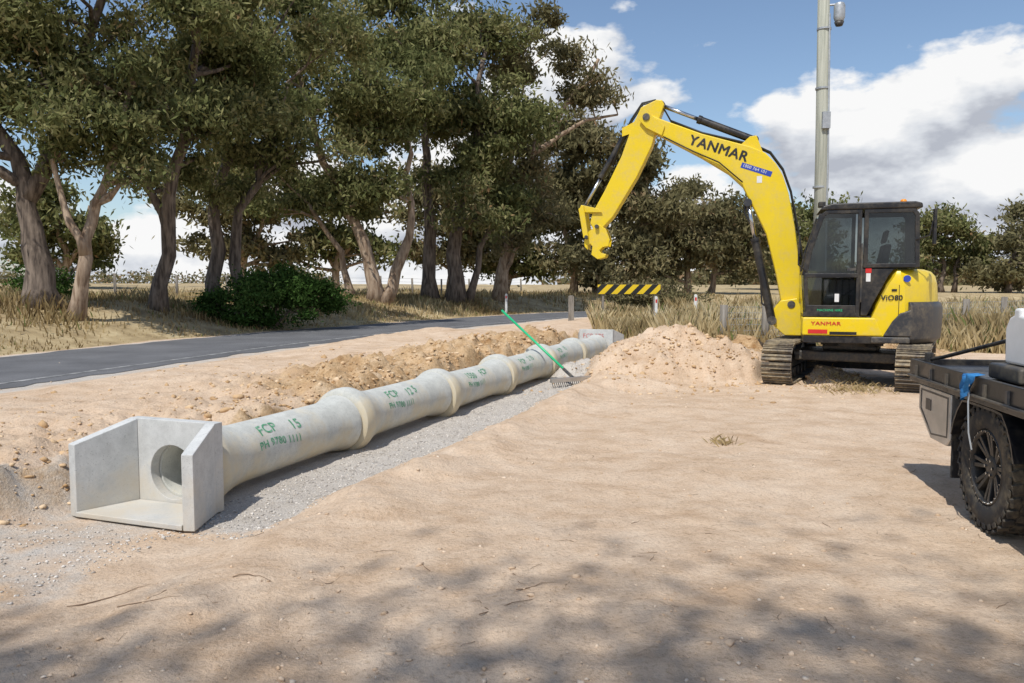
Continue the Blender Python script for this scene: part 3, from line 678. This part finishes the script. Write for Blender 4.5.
for a_ in range(9):
    for b_ in range(11):
        u=a_/8; w_=b_/10; x=-.13+.11*u-.04*w_*math.sin(u*4)
        y=-.972-.018*math.sin(u*11+w_*3)-.014; z_=.985-(.14+.04*math.sin(u*4))*w_-.012*math.sin(u*7)
        if b_==0: y=-.90; z_=.975
        v.append((x+.02*math.sin(w_*6),y,z_))
for a_ in range(8):
    for b_ in range(10): k=a_*11+b_; f.append((k,k+1,k+12,k+11))
g.add(v,f); g.mk('blue_rag','blue',ut,smooth=True)
g=G(); g.tube([(-.06,-.972,.93),(-.03,-.99,.80),(.02,-1.0,.62),(.05,-.99,.52)],.005,6); g.mk('hanging_strap','galv',ut)
def sec(x,w0,zb,w1,zt):
    return [(x,-w0,zb),(x,-w0-.01,zb+(zt-zb)*.3),(x,-w0,zb+(zt-zb)*.5),(x,-w1,zt-.04),(x,-w1+.08,zt),(x,w1-.08,zt),(x,w1,zt-.04),(x,w0,zb+(zt-zb)*.5),(x,w0+.01,zb+(zt-zb)*.3),(x,w0,zb)]
g=G(); g.loft([sec(1.24,.88,.50,.70,1.76),sec(1.35,.90,.48,.72,1.82),sec(2.0,.90,.48,.72,1.83),sec(2.35,.90,.48,.70,1.78),sec(2.95,.90,.48,.84,1.18),sec(3.4,.89,.50,.80,1.12),sec(3.85,.86,.50,.76,1.02),sec(3.98,.80,.50,.70,.90)]); g.mk('cab_body','carwhite',ut,bev=.02)
g=G()
for sy in (-1,1):
    v=[(1.42,sy*.885,1.20),(2.28,sy*.885,1.20),(2.62,sy*.90,1.20),(2.25,sy*.765,1.68),(1.45,sy*.765,1.70)]
    g.add(v,[(0,1,2,3,4)])
g.add([(2.42,-.66,1.76),(2.42,.66,1.76),(2.97,.80,1.22),(2.97,-.80,1.22)],[(0,1,2,3)]); g.mk('cab_windows','black',ut)
g=G(); g.box((3.90,-.88,.42),(4.08,.88,.62)); g.tube([(4.05,-.6,.6),(4.10,-.5,1.0),(4.10,.5,1.0),(4.05,.6,.6)],.035,10); g.mk('bull_bar','black',ut,bev=.02)
g=G(); g.box((3.96,-.78,.76),(3.995,-.55,.90)); g.box((3.96,.55,.76),(3.995,.78,.90)); g.mk('headlights','steel',ut,bev=.01)

# ------------------------------------------------------------------ vegetation
def leaves(centres,L,W,rng,hang=.5):
    n=len(centres)
    a=rng.normal(size=(n,3)); a[:,2]-=hang*1.6; a/=np.linalg.norm(a,axis=1)[:,None]
    r=rng.normal(size=(n,3)); b_=np.cross(a,r); b_/=np.linalg.norm(b_,axis=1)[:,None]+1e-9
    l=L*rng.uniform(.55,1.3,(n,1)); w=W*rng.uniform(.65,1.3,(n,1))
    v=np.stack([centres-a*l/2,centres+b_*w/2-a*l*.08,centres+a*l/2,centres-b_*w/2-a*l*.08],1).reshape(-1,3)
    f=np.arange(4*n).reshape(n,4); return v,f
def tree(name,stems,crowns,nleaf,L,W,leaf='leaf',bark='bark',seed=1,clr=.36,nsub=16,hang=.5,sub=.315,per0=95):
    rng=np.random.default_rng(seed); rnd=random.Random(seed)
    root=empty(name,(0,0,0)); g=G(); nodes=[]
    for pts,r0,r1 in stems:
        p=[Vector(q_) for q_ in pts]
        q=[p[0]]
        for a_,b_ in zip(p[:-1],p[1:]):
            ln=(b_-a_).length
            for u_ in (.33,.67): q.append(a_.lerp(b_,u_)+Vector((rnd.uniform(-1,1),rnd.uniform(-1,1),0))*ln*.07)
            q.append(b_)
        rs=[(r0+(r1-r0)*(k/(len(q)-1))**.8)*rnd.uniform(.93,1.07) for k in range(len(q))]
        if pts[0][2]<2.5: rs[0]*=1.35
        g.tube(q,rs,10)
        nodes+=[(q[k],rs[k]) for k in range(1,len(q))]
    C=[];vol=sum(c_[3]*c_[4]*c_[5] for c_ in crowns)
    for (cx,cy,cz,rx,ry,rz) in crowns:
        share=nleaf*(rx*ry*rz)/vol; ns=max(5,int(nsub*(rx*ry*rz/vol)**.6+2))
        for k in range(ns):
            u=rng.normal(size=3); u/=np.linalg.norm(u); rr=rng.uniform(.3,1.0)**.55*.95
            c_=np.array([cx,cy,cz])+u*rr*np.array([rx,ry,rz]); sr=np.array([rx,ry,rz*.58])*sub*rng.uniform(.5,1.45)
            cv=Vector(c_)
            best=min(nodes,key=lambda nd:(nd[0]-cv).length+ (2.0 if nd[0].z>cv.z-.2 else 0))
            st_=best[0]; r_=min(best[1]*.6,.15); L_=(cv-st_).length
            m1=st_.lerp(cv,.35)+Vector((rnd.uniform(-.3,.3),rnd.uniform(-.3,.3),rnd.uniform(-.3,.3)))*L_*.25
            m2=st_.lerp(cv,.7)+Vector((rnd.uniform(-.3,.3),rnd.uniform(-.3,.3),rnd.uniform(-.2,.3)))*L_*.2
            g.tube([st_,m1,m2,cv],[r_,r_*.8,r_*.6,r_*.4],6,False)
            w8=rng.uniform(.5,1.5)
            ncl=max(4,int(share*w8/ns/per0)); per=int(share*w8/ns/ncl); tone=rng.uniform(-.2,.2)
            for m_ in range(ncl):
                u=rng.normal(size=3); u/=np.linalg.norm(u); d=rng.uniform(0,1)**.42
                pc=c_+u*d*sr*1.2
                if m_%2==0: g.tube([cv,cv.lerp(Vector(pc),.5)+Vector((0,0,rnd.uniform(-.15,.15))),Vector(pc)],[r_*.35,r_*.22,.008],4,False)
                pts_=rng.normal(size=(per,3))*np.array([clr,clr,clr*.6])*rng.uniform(.45,1.3)+pc
                C.append((pts_,np.clip(rng.uniform(0,1)+tone,0,1)))
    g.mk('trunk_and_limbs',bark,root,smooth=True)
    pc=np.concatenate([c_[0] for c_ in C]); lv=np.concatenate([np.full(len(c_[0]),c_[1]) for c_ in C])
    lv=np.clip(.55*lv+.45*rng.random(len(pc)),0,1)
    v,f=leaves(pc,L,W,rng,hang); np_mesh('foliage',v,f,leaf,root,lv)
    return root
def T(x,y): return th(x,y)-.12
E='eucalyptus_tree'
tree(E,[([(-12.65,21,T(-12.65,21)),(-12.8,21,2.6),(-12.95,21,4.2),(-13.7,20.8,6.5),(-14.3,20.5,9)],.42,.10),([(-12.92,21,3.9),(-12.1,21.3,6),(-11.3,21.5,8.5),(-10.8,21,10.8)],.25,.07)],
     [(-13.4,21,7.6,2.3,2.2,2.2),(-11.5,21.5,9.4,2.9,2.4,1.9),(-14.4,20.5,5.2,1.0,1.2,.7)],28000,.22,.075,seed=11)
tree(E,[([(-11.5,20.5,T(-11.5,20.5)),(-11.15,20.5,2.3),(-10.9,20.6,3.7),(-10.4,20.8,5.2),(-9.9,21,7.2)],.22,.06),([(-11.15,20.5,2.4),(-11.6,20.4,3.6),(-11.9,20.4,5.3)],.14,.05)],
     [(-10.6,20.8,6.4,2.0,1.8,1.7),(-11.9,20.4,5.0,1.0,1,.7),(-9.6,20.8,4.5,.8,.8,.5)],15000,.22,.075,bark='bark2',seed=12)
tree(E,[([(-10.9,24,T(-10.9,24)),(-10.5,24,3.4),(-9.9,24,6),(-9.5,24,8.8),(-8.9,24,11)],.27,.07),([(-10.5,24,3.2),(-11.2,24,5),(-11.5,24,7.4)],.16,.05)],
     [(-10,24,8.9,3.1,2.8,3.1),(-11.0,24.4,5.4,1.7,1.5,.8)],27000,.23,.08,seed=13)
tree(E,[([(-10.2,27,T(-10.2,27)),(-10.25,27,3.9),(-9.7,27,6.6),(-8.8,27,9.4)],.29,.08),([(-9.3,27.3,T(-9.3,27.3)),(-9.6,27.3,3.3),(-8.6,27.2,6),(-7.6,27,8.5)],.26,.06)],
     [(-8.6,27,9.4,3.5,2.8,3.1),(-9.9,27,5.4,2.2,1.8,1.1),(-6.9,27,6.2,1.6,1.5,.9)],31000,.24,.085,seed=14)
tree(E,[([(-6.3,36,T(-6.3,36)),(-6.6,36,2.8),(-7.6,36,5.1),(-8.9,36,8.2),(-9.6,36,11.6)],.38,.1),([(-6.0,36,T(-6,36)),(-5.0,36,3.1),(-4.6,36,5.4),(-4.9,36,8.7)],.34,.09),([(-7.4,36.3,T(-7.4,36.3)),(-7.9,36.3,3.2),(-9.4,36.3,5.4)],.2,.08)],
     [(-8.4,36,10.6,4.9,3.7,4.6),(-6.6,36,6.2,2.9,2.2,1.6),(-11.0,36,5.6,2.0,1.8,1.2)],43000,.32,.11,bark='bark2',seed=15,clr=.46,nsub=22)
tree(E,[([(-4.3,41,T(-4.3,41)),(-4.26,41,4.5),(-4.4,41,8.3),(-4,41,12.9)],.42,.12),([(-3,41,T(-3,41)),(-2.9,41,4.5),(-2,41,8.3),(-1.4,41,13.6)],.48,.12),([(-2.4,41.3,T(-2.4,41.3)),(-1.7,41.3,3.6),(-.8,41.3,6)],.25,.1)],
     [(-3.8,41,12.2,5.2,4.0,5.2),(-1.9,41,6.6,3.2,2.4,2.4),(-.6,41,9.8,2.5,2.2,2.6)],50000,.35,.12,seed=16,clr=.5,nsub=24)
tree(E,[([(-.7,45,T(-.7,45)),(-.4,45,5.6),(1.1,45,9),(3,45,11.8),(4.9,45,14.4)],.40,.09),([(-.2,45,6.3),(-.3,45,10.4),(.4,45,15.2)],.24,.07),([(1.1,45,9),(2.6,45,10.1),(4.2,45,11),(6.0,45,11.3)],.2,.06)],
     [(1.4,45,14.6,3.0,2.6,2.2),(4.9,45,12.8,2.6,2.2,1.2),(-.3,45,8.4,2.2,2.2,2.8),(1.4,45,5.0,2.2,1.8,2.0)],19000,.37,.12,bark='bark2',seed=17,clr=.48,nsub=20,leaf='leafo',sub=.29)
tree(E,[([(6.4,57,T(6.4,57)),(6.2,57,5),(6.6,57,9),(6,57,12.5)],.4,.1),([(4.5,57,T(4.5,57)),(4,57,5),(3.4,57,9)],.3,.08),([(8.6,57,T(8.6,57)),(9,57,5),(10,57,8)],.3,.08)],
     [(6.3,57,10.4,4.2,3.6,4.0),(9.6,58,7.8,3.6,3.2,3.6),(3.8,56.5,6.8,3.2,2.8,3.9),(7,57,4.0,4.0,3,2.4)],38000,.50,.18,bark='bark2',seed=18,clr=.6,nsub=26,leaf='leafo',sub=.34)
tree(E,[([(14.8,66,T(14.8,66)),(14.8,66,4),(15.5,66,8)],.35,.1),([(17,67,T(17,67)),(17.6,67,3.5),(18.5,67,5)],.3,.1)],
     [(15.0,66,7.0,4.2,3.5,4.1),(18.8,67,5.6,3.2,2.6,3.2),(12.0,65,5.0,3.0,2.6,3.2)],25000,.54,.2,bark='bark2',seed=19,clr=.65,nsub=22,leaf='leafo',sub=.36)
tree(E,[([(31.5,84,T(31.5,84)),(31.5,84,4),(32,84,8)],.35,.1)],[(31.8,84,7.4,4.2,3.5,4.0),(27.5,86,5.5,3.6,3,3.0)],13000,.6,.25,seed=20,clr=.75,nsub=16,sub=.38)
tree(E,[([(45,82,T(45,82)),(45.3,82,4),(44.5,82,8)],.35,.1),([(46.4,82,T(46.4,82)),(47,82,5)],.25,.1)],[(44.4,82,7.4,2.8,2.6,2.8),(47,82,5.6,3.0,2.4,2.6),(42.6,82,4.4,2.2,1.8,2.2)],13000,.55,.22,seed=21,clr=.6,nsub=18,sub=.38)
tree(E,[([(49.5,78,T(49.5,78)),(49.3,78,3.5),(50.5,78,6)],.3,.1)],[(49.8,78,4.4,3.6,3.2,3.1),(53,80,7.2,3.4,3,3.4)],15000,.55,.22,seed=22,clr=.6,nsub=18,leaf='leafo',sub=.38)
for k,(x,y,h_,s_) in enumerate(((-31,54,9.5,3.6),(-18,52,11,4.2),(-12.5,55,10,3.8),(-4.5,58,10.5,4.0),(-.5,62,8.5,3.8))):
    z0=T(x,y); tree(E,[([(x,y,z0),(x+.3,y,h_*.35),(x-.2,y,h_*.6),(x+.4,y,h_*.9)],.33,.09),([(x+.2,y,h_*.3),(x+1.4,y,h_*.5),(x+2,y,h_*.75)],.2,.07),([(x+.1,y,h_*.28),(x-1.5,y,h_*.5)],.18,.07)],
     [(x,y,h_*.72,s_,3,h_*.28),(x-1.8,y,h_*.45,s_*.55,2,h_*.16),(x+2.0,y+.5,h_*.42,s_*.6,2,h_*.17)],11000,.50,.19,bark='bark2',seed=40+k,clr=.6,nsub=18,leaf='leafo' if k%2 else 'leaf')
# tall trees standing behind the photographer (their shade falls across the foreground)
tree(E,[([(-5.2,-9.0,T(-5.2,-9.0)),(-5.0,-8.7,5),(-4.6,-7.8,9.5),(-4.6,-7.0,13.4)],.4,.1),([(-4.9,-8.4,6),(-2,-7.8,10),(-1,-7.4,13)],.2,.06),([(-4.9,-8.4,7),(-7,-7.4,11.5)],.18,.06)],
     [(-4.9,-6.35,14.4,2.8,2.1,1.2),(-1.9,-6.45,14.2,2.4,1.9,1.1),(-7.6,-6.7,13.6,2.0,2.0,1.2),(.9,-6.9,14.8,2.4,2.0,1.2)],21000,.24,.07,seed=23,clr=.5,nsub=26,sub=.34)

def blobplant(name,cx,cy,crowns,n,L,W,leaf,seed,clr,hang=0.0):
    z0=th(cx,cy)
    st_=[([(cx+dx*.1,cy,z0-.05),(cx+dx*.6,cy,z0+.5),(cx+dx,cy,z0+1.0)],.05,.02) for dx in (-1,-.3,.4,1)]
    return tree(name,st_,[(cx+a,cy+b_,z0+c_,d,e_,f_) for a,b_,c_,d,e_,f_ in crowns],n,L,W,leaf,'bark',seed,clr,20,hang,.4)
blobplant('green_shrub',-8.0,25.6,[(0,0,.95,1.9,1.2,.9),(-1.3,0,.7,1.0,1,.6),(1.3,.1,.8,1.2,1,.8),(.3,0,1.5,1.0,.8,.6)],26000,.15,.055,'leafd',31,.22)
blobplant('green_shrub',-14.6,24.5,[(0,0,.5,.9,.8,.45)],3000,.14,.05,'leafd',32,.2)
blobplant('green_shrub',7.9,43.5,[(0,0,1.0,2.6,1.5,.9)],6000,.25,.09,'leafo',33,.3)

rng=np.random.default_rng(5); cs=[]
for k in range(240):
    x=rng.uniform(10,170); y=rng.uniform(120,170)+ (0 if x<80 else 10); h=rng.uniform(2.5,5.5); r=rng.uniform(2.5,5)
    cs.append(rng.normal(size=(110,3))*np.array([r*.5,r*.5,h*.33])+np.array([x,y,.8+h*.55]))
for k in range(60):
    x=rng.uniform(-210,-60); y=rng.uniform(230,260); h=rng.uniform(3,6); r=rng.uniform(3,6)
    cs.append(rng.normal(size=(100,3))*np.array([r*.6,r*.5,h*.33])+np.array([x,y,2+h*.4]))
cs=np.concatenate(cs); v,f=leaves(cs,1.3,.7,rng,.1); np_mesh('distant_treeline',v,f,'leafo',None,rng.random(len(f)))

def gcond(x,y,rng):
    rd=road_sd(x,y); z_,g_,a_,b_=terrain(x,y,True); cl_=.5+fbm(x*.8,y*.8,3)
    return (g_>.45)&(np.abs(rd)>2.35)&(rng.random(len(x))<np.clip(cl_*1.3,.12,1))
rng=np.random.default_rng(9); P=[]
for (n,x0,x1,y0,y1) in ((85000,-20,4,9,42),(70000,2,16,16.5,34),(34000,-16,26,34,60),(24000,8,34,20,46)):
    x=rng.uniform(x0,x1,n); y=rng.uniform(y0,y1,n); m=gcond(x,y,rng); P.append((x[m],y[m]))
gx=np.concatenate([p[0] for p in P]); gy=np.concatenate([p[1] for p in P]); gz=terrain(gx,gy)
n=len(gx); d=np.hypot(gx,gy)
tall=np.clip(.5+fbm(gx*.5+30,gy*.5,3)*1.3,.12,1.2)
rds=road_sd(gx,gy); eastside=rds>0
h=(.12+.34*tall+.30*eastside*tall)*rng.uniform(.45,1.2,n)
h*=np.clip((np.abs(rds)-2.2)/1.8,.25,1)
w=.006+.0006*d; a=rng.uniform(0,2*np.pi,n); le=rng.uniform(.05,.6,n)*h; la=rng.uniform(0,2*np.pi,n)
bx,by=np.cos(a)*w,np.sin(a)*w
v=np.stack([np.c_[gx-bx,gy-by,gz-.02],np.c_[gx+bx,gy+by,gz-.02],np.c_[gx+bx*.5+np.cos(la)*le*.4,gy+by*.5+np.sin(la)*le*.4,gz+h*.6],np.c_[gx+np.cos(la)*le,gy+np.sin(la)*le,gz+h]],1).reshape(-1,3)
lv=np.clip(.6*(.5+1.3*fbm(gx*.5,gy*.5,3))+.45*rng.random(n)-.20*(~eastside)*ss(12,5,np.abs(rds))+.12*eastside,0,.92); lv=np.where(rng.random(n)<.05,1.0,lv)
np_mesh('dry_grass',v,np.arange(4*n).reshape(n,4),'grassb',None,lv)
tx=[];ty=[]
for (cx,cy,r,k) in ((5.0,11.3,.5,300),(5.1,12.0,.5,260),(2.0,7.3,.14,40),(5.6,8.9,.2,50),(8.3,12.8,.9,260),(9.5,14.0,1.2,320),(8.0,15.6,.9,300)):
    tx.append(rng.normal(cx,r*.5,k)); ty.append(rng.normal(cy,r*.4,k))
tx=np.concatenate(tx);ty=np.concatenate(ty);tz=terrain(tx,ty); n=len(tx); h=rng.uniform(.02,.09,n);a=rng.uniform(0,6.28,n); le=rng.uniform(.02,.14,n)
v=np.stack([np.c_[tx-.004,ty,tz-.01],np.c_[tx+.004,ty,tz-.01],np.c_[tx+np.cos(a)*le*.5,ty+np.sin(a)*le*.5,tz+h*.7],np.c_[tx+np.cos(a)*le,ty+np.sin(a)*le,tz+h]],1).reshape(-1,3)
np_mesh('grass_tufts',v,np.arange(4*n).reshape(n,4),'grassb',None,rng.random(n)*.6+.1)

# ------------------------------------------------------------------ stones / clods
ico=bmesh.new(); bmesh.ops.create_icosphere(ico,subdivisions=1,radius=1); IV=np.array([v_.co[:] for v_ in ico.verts]); IF=np.array([[v_.index for v_ in f_.verts] for f_ in ico.faces]); ico.free()
def scatter(name,x,y,sz,mat,sink=.25):
    n=len(x); z_=terrain(x,y); s3=sz[:,None]*rng.uniform(.5,1.3,(n,3)); s3[:,2]*=.6
    jit=1+rng.uniform(-.42,.42,(n,12,1)); vv=IV[None]*jit
    an=rng.uniform(0,6.28,n); ca_,sa=np.cos(an)[:,None],np.sin(an)[:,None]
    vx=vv[:,:,0]*s3[:,:1]; vy=vv[:,:,1]*s3[:,1:2]; vz=vv[:,:,2]*s3[:,2:]
    V=np.stack([vx*ca_-vy*sa+x[:,None],vx*sa+vy*ca_+y[:,None],vz+z_[:,None]+(sz*sink)[:,None]],2).reshape(-1,3)
    Fm=(IF[None]+12*np.arange(n)[:,None,None]).reshape(-1,3)
    np_mesh(name,V,Fm,mat,None,np.repeat(rng.random(n),len(IF)))
def stonemat(nm,stops):
    m,nt,b=newmat(nm); at=N(nt,'ShaderNodeAttribute'); at.attribute_name='lv'
    nt.links.new(ramp(nt,at.outputs['Fac'],stops),b.inputs['Base Color']); b.inputs['Roughness'].default_value=.95; b.inputs['Specular IOR Level'].default_value=.1
    bump(nt,b,noise(nt,60,2),.5,.01); return m
ms=stonemat('pebble_stone',[(0,(.52,.37,.24)),(.6,(.66,.50,.35)),(1,(.72,.61,.48))])
mgv=stonemat('gravel_stone',[(0,(.34,.305,.265)),(.5,(.54,.495,.435)),(1,(.74,.69,.62))])
mcl=stonemat('clay_clod',[(0,(.42,.26,.125)),(.6,(.60,.42,.245)),(1,(.70,.535,.355))])
n=4200; u=rng.random(n); y=2.8+13*u**1.7; x=rng.uniform(-.75,.8,n)*(y+1.5); s_,t_=st(x,y); m=(s_>1.0)|(s_<-1.3); x,y=x[m],y[m]
scatter('loose_pebbles',x,y,np.minimum(rng.exponential(.0038,len(x))+.0025,.02),ms,.1)
n=10000; t_=rng.uniform(-2.0,11,n)**1.0; s_=rng.uniform(-.2,1.0,n); fr=t_<-.5; s_=np.where(fr,rng.uniform(-1.4,.5,n),s_)
x=AX+DX*t_+DY*s_; y=AY+DY*t_-DX*s_; m=(np.abs(s_)>.24)|fr; scatter('gravel_bedding',x[m],y[m],rng.uniform(.004,.012,m.sum()),mgv)
n=6500; t_=rng.uniform(-2.5,13,n); s_=-rng.uniform(.6,1.1,n)-rng.exponential(.7,n); m=rng.random(n)<np.where(t_>3.0,1,.6)
t_,s_=t_[m],s_[m]; x=AX+DX*t_+DY*s_; y=AY+DY*t_-DX*s_
x2=rng.normal(3.2,1.3,2200); y2=rng.normal(13.1,1.0,2200); x=np.concatenate([x,x2]); y=np.concatenate([y,y2]); m=np.abs(road_sd(x,y))>2.6; x,y=x[m],y[m]
scatter('clay_clods',x,y,np.minimum(rng.exponential(.011,len(x))+.006,.06),mcl,.05)

g=G(); rr=random.Random(4)
def stick(x,y,ang,L,r):
    pts=[]
    for k in range(7):
        pts.append((x,y,th(x,y)+r*.6+rr.uniform(-.002,.004))); ang+=rr.uniform(-.45,.45); x+=math.cos(ang)*L/6; y+=math.sin(ang)*L/6
    g.tube(pts,[r,r,r*.9,r*.8,r*.6,r*.45,r*.25],5)
stick(-.15,3.45,1.2,.38,.003); stick(-2.2,3.75,.2,.4,.0035); stick(-1.9,3.65,.5,.3,.003); stick(-1.45,3.95,.1,.25,.003); stick(.02,3.7,1.0,.25,.003); stick(-.1,3.5,2.3,.18,.002)
for k in range(110):
    y=rr.uniform(2.9,8); x=rr.uniform(-.6,.65)*y
    s1,t1=st(np.array([x]),np.array([y]))
    if s1[0]>1.1: stick(x,y,rr.uniform(0,6.28),rr.uniform(.04,.18),rr.uniform(.001,.002))
g.mk('fallen_twigs','twig',None)

# ------------------------------------------------------------------ power pole
pp=empty('power_pole',(8.65,22,0))
g=G(); zb=th(8.65,22)-.1; g.tube([(0,0,zb),(-.02,0,5),(-.14,0,12.6)],[.20,.18,.14],20); g.mk('timber_pole','pole',pp,smooth=True)
g=G(); g.tube([(.10,-.16,zb),(.08,-.15,5.4),(.03,-.14,9.0)],.03,8); g.box((-.13,-.26,5.9),(.09,-.18,6.35)); g.mk('cable_conduit','galv',pp,bev=.005)
g=G(); g.tube([(-.05,-.05,9.25),(.28,-.12,9.25)],.03,8); g.lathe([(0,0),(.11,.02),(.15,.12),(.15,.42),(.12,.50),(0,.52)],24,Matrix.Translation((.30,-.12,8.78))); g.mk('fuse_unit','galv',pp,smooth=False,bev=.005)
g=G(); g.lathe([(0,-.12),(.09,-.10),(.13,0),(0,0)],20,Matrix.Translation((.30,-.12,8.78))); g.mk('lamp_glass','dgrey',pp,smooth=True)
g=G(); g.box((-1.3,-.26,11.2),(1.1,-.16,11.34)); g.mk('crossarm','timber',pp)
g=G()
for z_ in (4.3,7.0,8.6): g.tube([(-.06,0,z_),(-.06,0,z_+.05)],.19,20)
g.mk('steel_straps','galv',pp)

# ------------------------------------------------------------------ roadside furniture
hb=empty('hazard_barrier',(4.5,30,th(4.5,30)),math.radians(4))
zt=1.64-th(4.5,30)
my,nt,b=newmat('chevron_board')
tc=N(nt,'ShaderNodeTexCoord'); sx=N(nt,'ShaderNodeSeparateXYZ'); nt.links.new(tc.outputs['Object'],sx.inputs[0])
ph=math_(nt,'FRACT',math_(nt,'MULTIPLY',math_(nt,'SUBTRACT',sx.outputs[0],sx.outputs[2]),2.0))
nt.links.new(ramp(nt,ph,[(.49,(.02,.02,.02)),(.51,(.80,.56,.02))]),b.inputs['Base Color']); b.inputs['Roughness'].default_value=.4
g=G(); g.box((-1.22,-.02,zt-.36),(1.22,.02,zt)); g.mk('striped_board',my,hb,bev=.005)
g=G()
for x in (-1.0,1.0): g.box((x-.04,.022,-.1),(x+.04,.08,zt-.02)); g.tube([(x,.08,zt-.3),(x,.6,-.05)],.025,6)
g.mk('barrier_legs','timber',hb)
def gpost(x,y,h,mat,r,nm):
    e=empty(nm,(x,y,th(x,y)))
    g=G(); g.prism([(-r,-.1),(r,-.1),(r,h-.04),(r*.4,h),(-r*.4,h),(-r,h-.04)],-r*.6,r*.6); g.mk('post',mat,e,bev=.005)
    if nm=='guide_post':
        g=G(); g.box((-r*.6,-r*.6-.006,h-.25),(r*.6,-r*.6-.002,h-.12)); g.mk('reflector','red',e)
gpost(-.3,40.3,1.05,'white',.06,'guide_post'); gpost(7.2,30.6,1.0,'white',.06,'guide_post'); gpost(2.35,31,1.0,'timber',.11,'wooden_post')
gpost(5.45,29.5,.95,'white',.05,'guide_post')

def fence(name,pts,h,mat,wires,r=.05,step=3.0,mesh=False):
    e=empty(name); P_=resample(np.array(pts,float),step); g=G(); w_=G()
    tops=[]
    for (x,y) in P_:
        z_=th(x,y); lx=rr.uniform(-.05,.05); g.tube([(x,y,z_-.2),(x+lx,y,z_+h*rr.uniform(.93,1.05))],r*rr.uniform(.8,1.2),7); tops.append((x+lx*.5,y,z_))
    for k in range(wires):
        hh_=h*(.2+.72*k/(wires-1)); w_.tube([(x,y,z_+hh_) for x,y,z_ in tops],.006 if not mesh else .004,4,False)
    if mesh:
        for (a_,b_) in zip(tops[:-1],tops[1:]):
            for k in range(16):
                u=k/16; p=Vector(a_).lerp(Vector(b_),u); w_.tube([p+Vector((0,0,h*.2)),p+Vector((0,0,h*.92))],.003,3,False)
    g.mk('posts',mat,e,smooth=True); w_.mk('wires','galv',e)
fence('wire_fence',[(-22,20),(-16.5,25.5),(-13.5,33),(-10,42),(-4,52),(2,60)],1.15,'timber',5,.06,3.0)
fence('old_wire_fence',[(5.2,19.2),(6.4,19.6),(9.5,20.4),(14,21.5),(26,24)],1.02,'timber',6,.085,1.22,True)

wt=empty('water_tank',(-38.2,66,th(-38.2,66)))
g=G(); g.lathe([(0,0),(.95,0),(.95,2.0),(.98,2.02),(.98,2.1),(.3,2.45),(0,2.5)],28,Matrix.Identity(4)); g.mk('tank_shell','galv',wt)
g=G()
for k in range(8): g.lathe([(.955,.2+.24*k),(.975,.22+.24*k),(.955,.24+.24*k)],28,Matrix.Identity(4))
g.mk('tank_ribs','galv',wt)

# ------------------------------------------------------------------ sky + sun + camera
SD=Vector((.42,.90,0)).normalized(); EL=math.radians(58)
ld=Vector((SD.x*math.cos(EL),SD.y*math.cos(EL),-math.sin(EL)))
sl_=bpy.data.lights.new('sun','SUN'); sl_.energy=3.95; sl_.angle=math.radians(.53); sl_.color=(1,.965,.91)
so=bpy.data.objects.new('sun',sl_); link(so); so.location=(-10,-20,30); so.rotation_euler=ld.to_track_quat('-Z','Y').to_euler()
w=bpy.data.worlds.new('World'); sc.world=w; w.use_nodes=True; nt=w.node_tree; nt.nodes.clear()
o=N(nt,'ShaderNodeOutputWorld'); sk=N(nt,'ShaderNodeTexSky',sky_type='NISHITA'); sk.sun_disc=False; sk.sun_elevation=EL; sk.sun_rotation=math.atan2(-SD.x,-SD.y)
sk.air_density=1.0; sk.dust_density=.6; sk.ozone_density=1.8
bg=N(nt,'ShaderNodeBackground'); bg.inputs[1].default_value=.132; nt.links.new(sk.outputs[0],bg.inputs[0])
tc=N(nt,'ShaderNodeTexCoord'); sx=N(nt,'ShaderNodeSeparateXYZ'); nt.links.new(tc.outputs['Generated'],sx.inputs[0])
mpw=N(nt,'ShaderNodeMapping'); mpw.inputs['Scale'].default_value=(1,1,1.9); nt.links.new(tc.outputs['Generated'],mpw.inputs[0])
def cn(scale,det,r,off):
    mp=N(nt,'ShaderNodeMapping'); mp.inputs['Location'].default_value=off; nt.links.new(mpw.outputs[0],mp.inputs[0])
    n_=N(nt,'ShaderNodeTexNoise'); n_.inputs['Scale'].default_value=scale; n_.inputs['Detail'].default_value=det; n_.inputs['Roughness'].default_value=r
    nt.links.new(mp.outputs[0],n_.inputs['Vector']); return n_.outputs['Fac']
n1=cn(4.6,7,.53,(3.1,1.7,.4)); low=math_(nt,'MULTIPLY',math_(nt,'SUBTRACT',.225,sx.outputs[2]),.95)
rt=math_(nt,'MULTIPLY',math_(nt,'SUBTRACT',sx.outputs[0],.20),.14)
cv_=math_(nt,'ADD',math_(nt,'ADD',n1,low),rt)
cov=ramp(nt,cv_,[(.485,0.0),(.535,1.0)])
# cloud relief: lit tops, grey bases
n2=cn(4.6,6,.53,(3.1,1.7,.47)); df=math_(nt,'ADD',math_(nt,'MULTIPLY',math_(nt,'SUBTRACT',n1,n2),2.8),.58)
shade=ramp(nt,df,[(.28,(.50,.53,.60)),(.50,(.76,.79,.84)),(.72,(1,1,1))])
bc=N(nt,'ShaderNodeBackground'); bc.inputs[1].default_value=.95; nt.links.new(shade,bc.inputs[0])
mx=N(nt,'ShaderNodeMixShader'); nt.links.new(cov,mx.inputs[0]); nt.links.new(bg.outputs[0],mx.inputs[1]); nt.links.new(bc.outputs[0],mx.inputs[2]); nt.links.new(mx.outputs[0],o.inputs[0])

cd=bpy.data.cameras.new('camera'); cd.lens=27.4; cd.sensor_width=36; cd.clip_end=6000; cd.clip_start=.05
co=bpy.data.objects.new('camera',cd); link(co); co.location=(0,0,1.55); co.rotation_euler=(math.radians(86.0),0,0); sc.camera=co
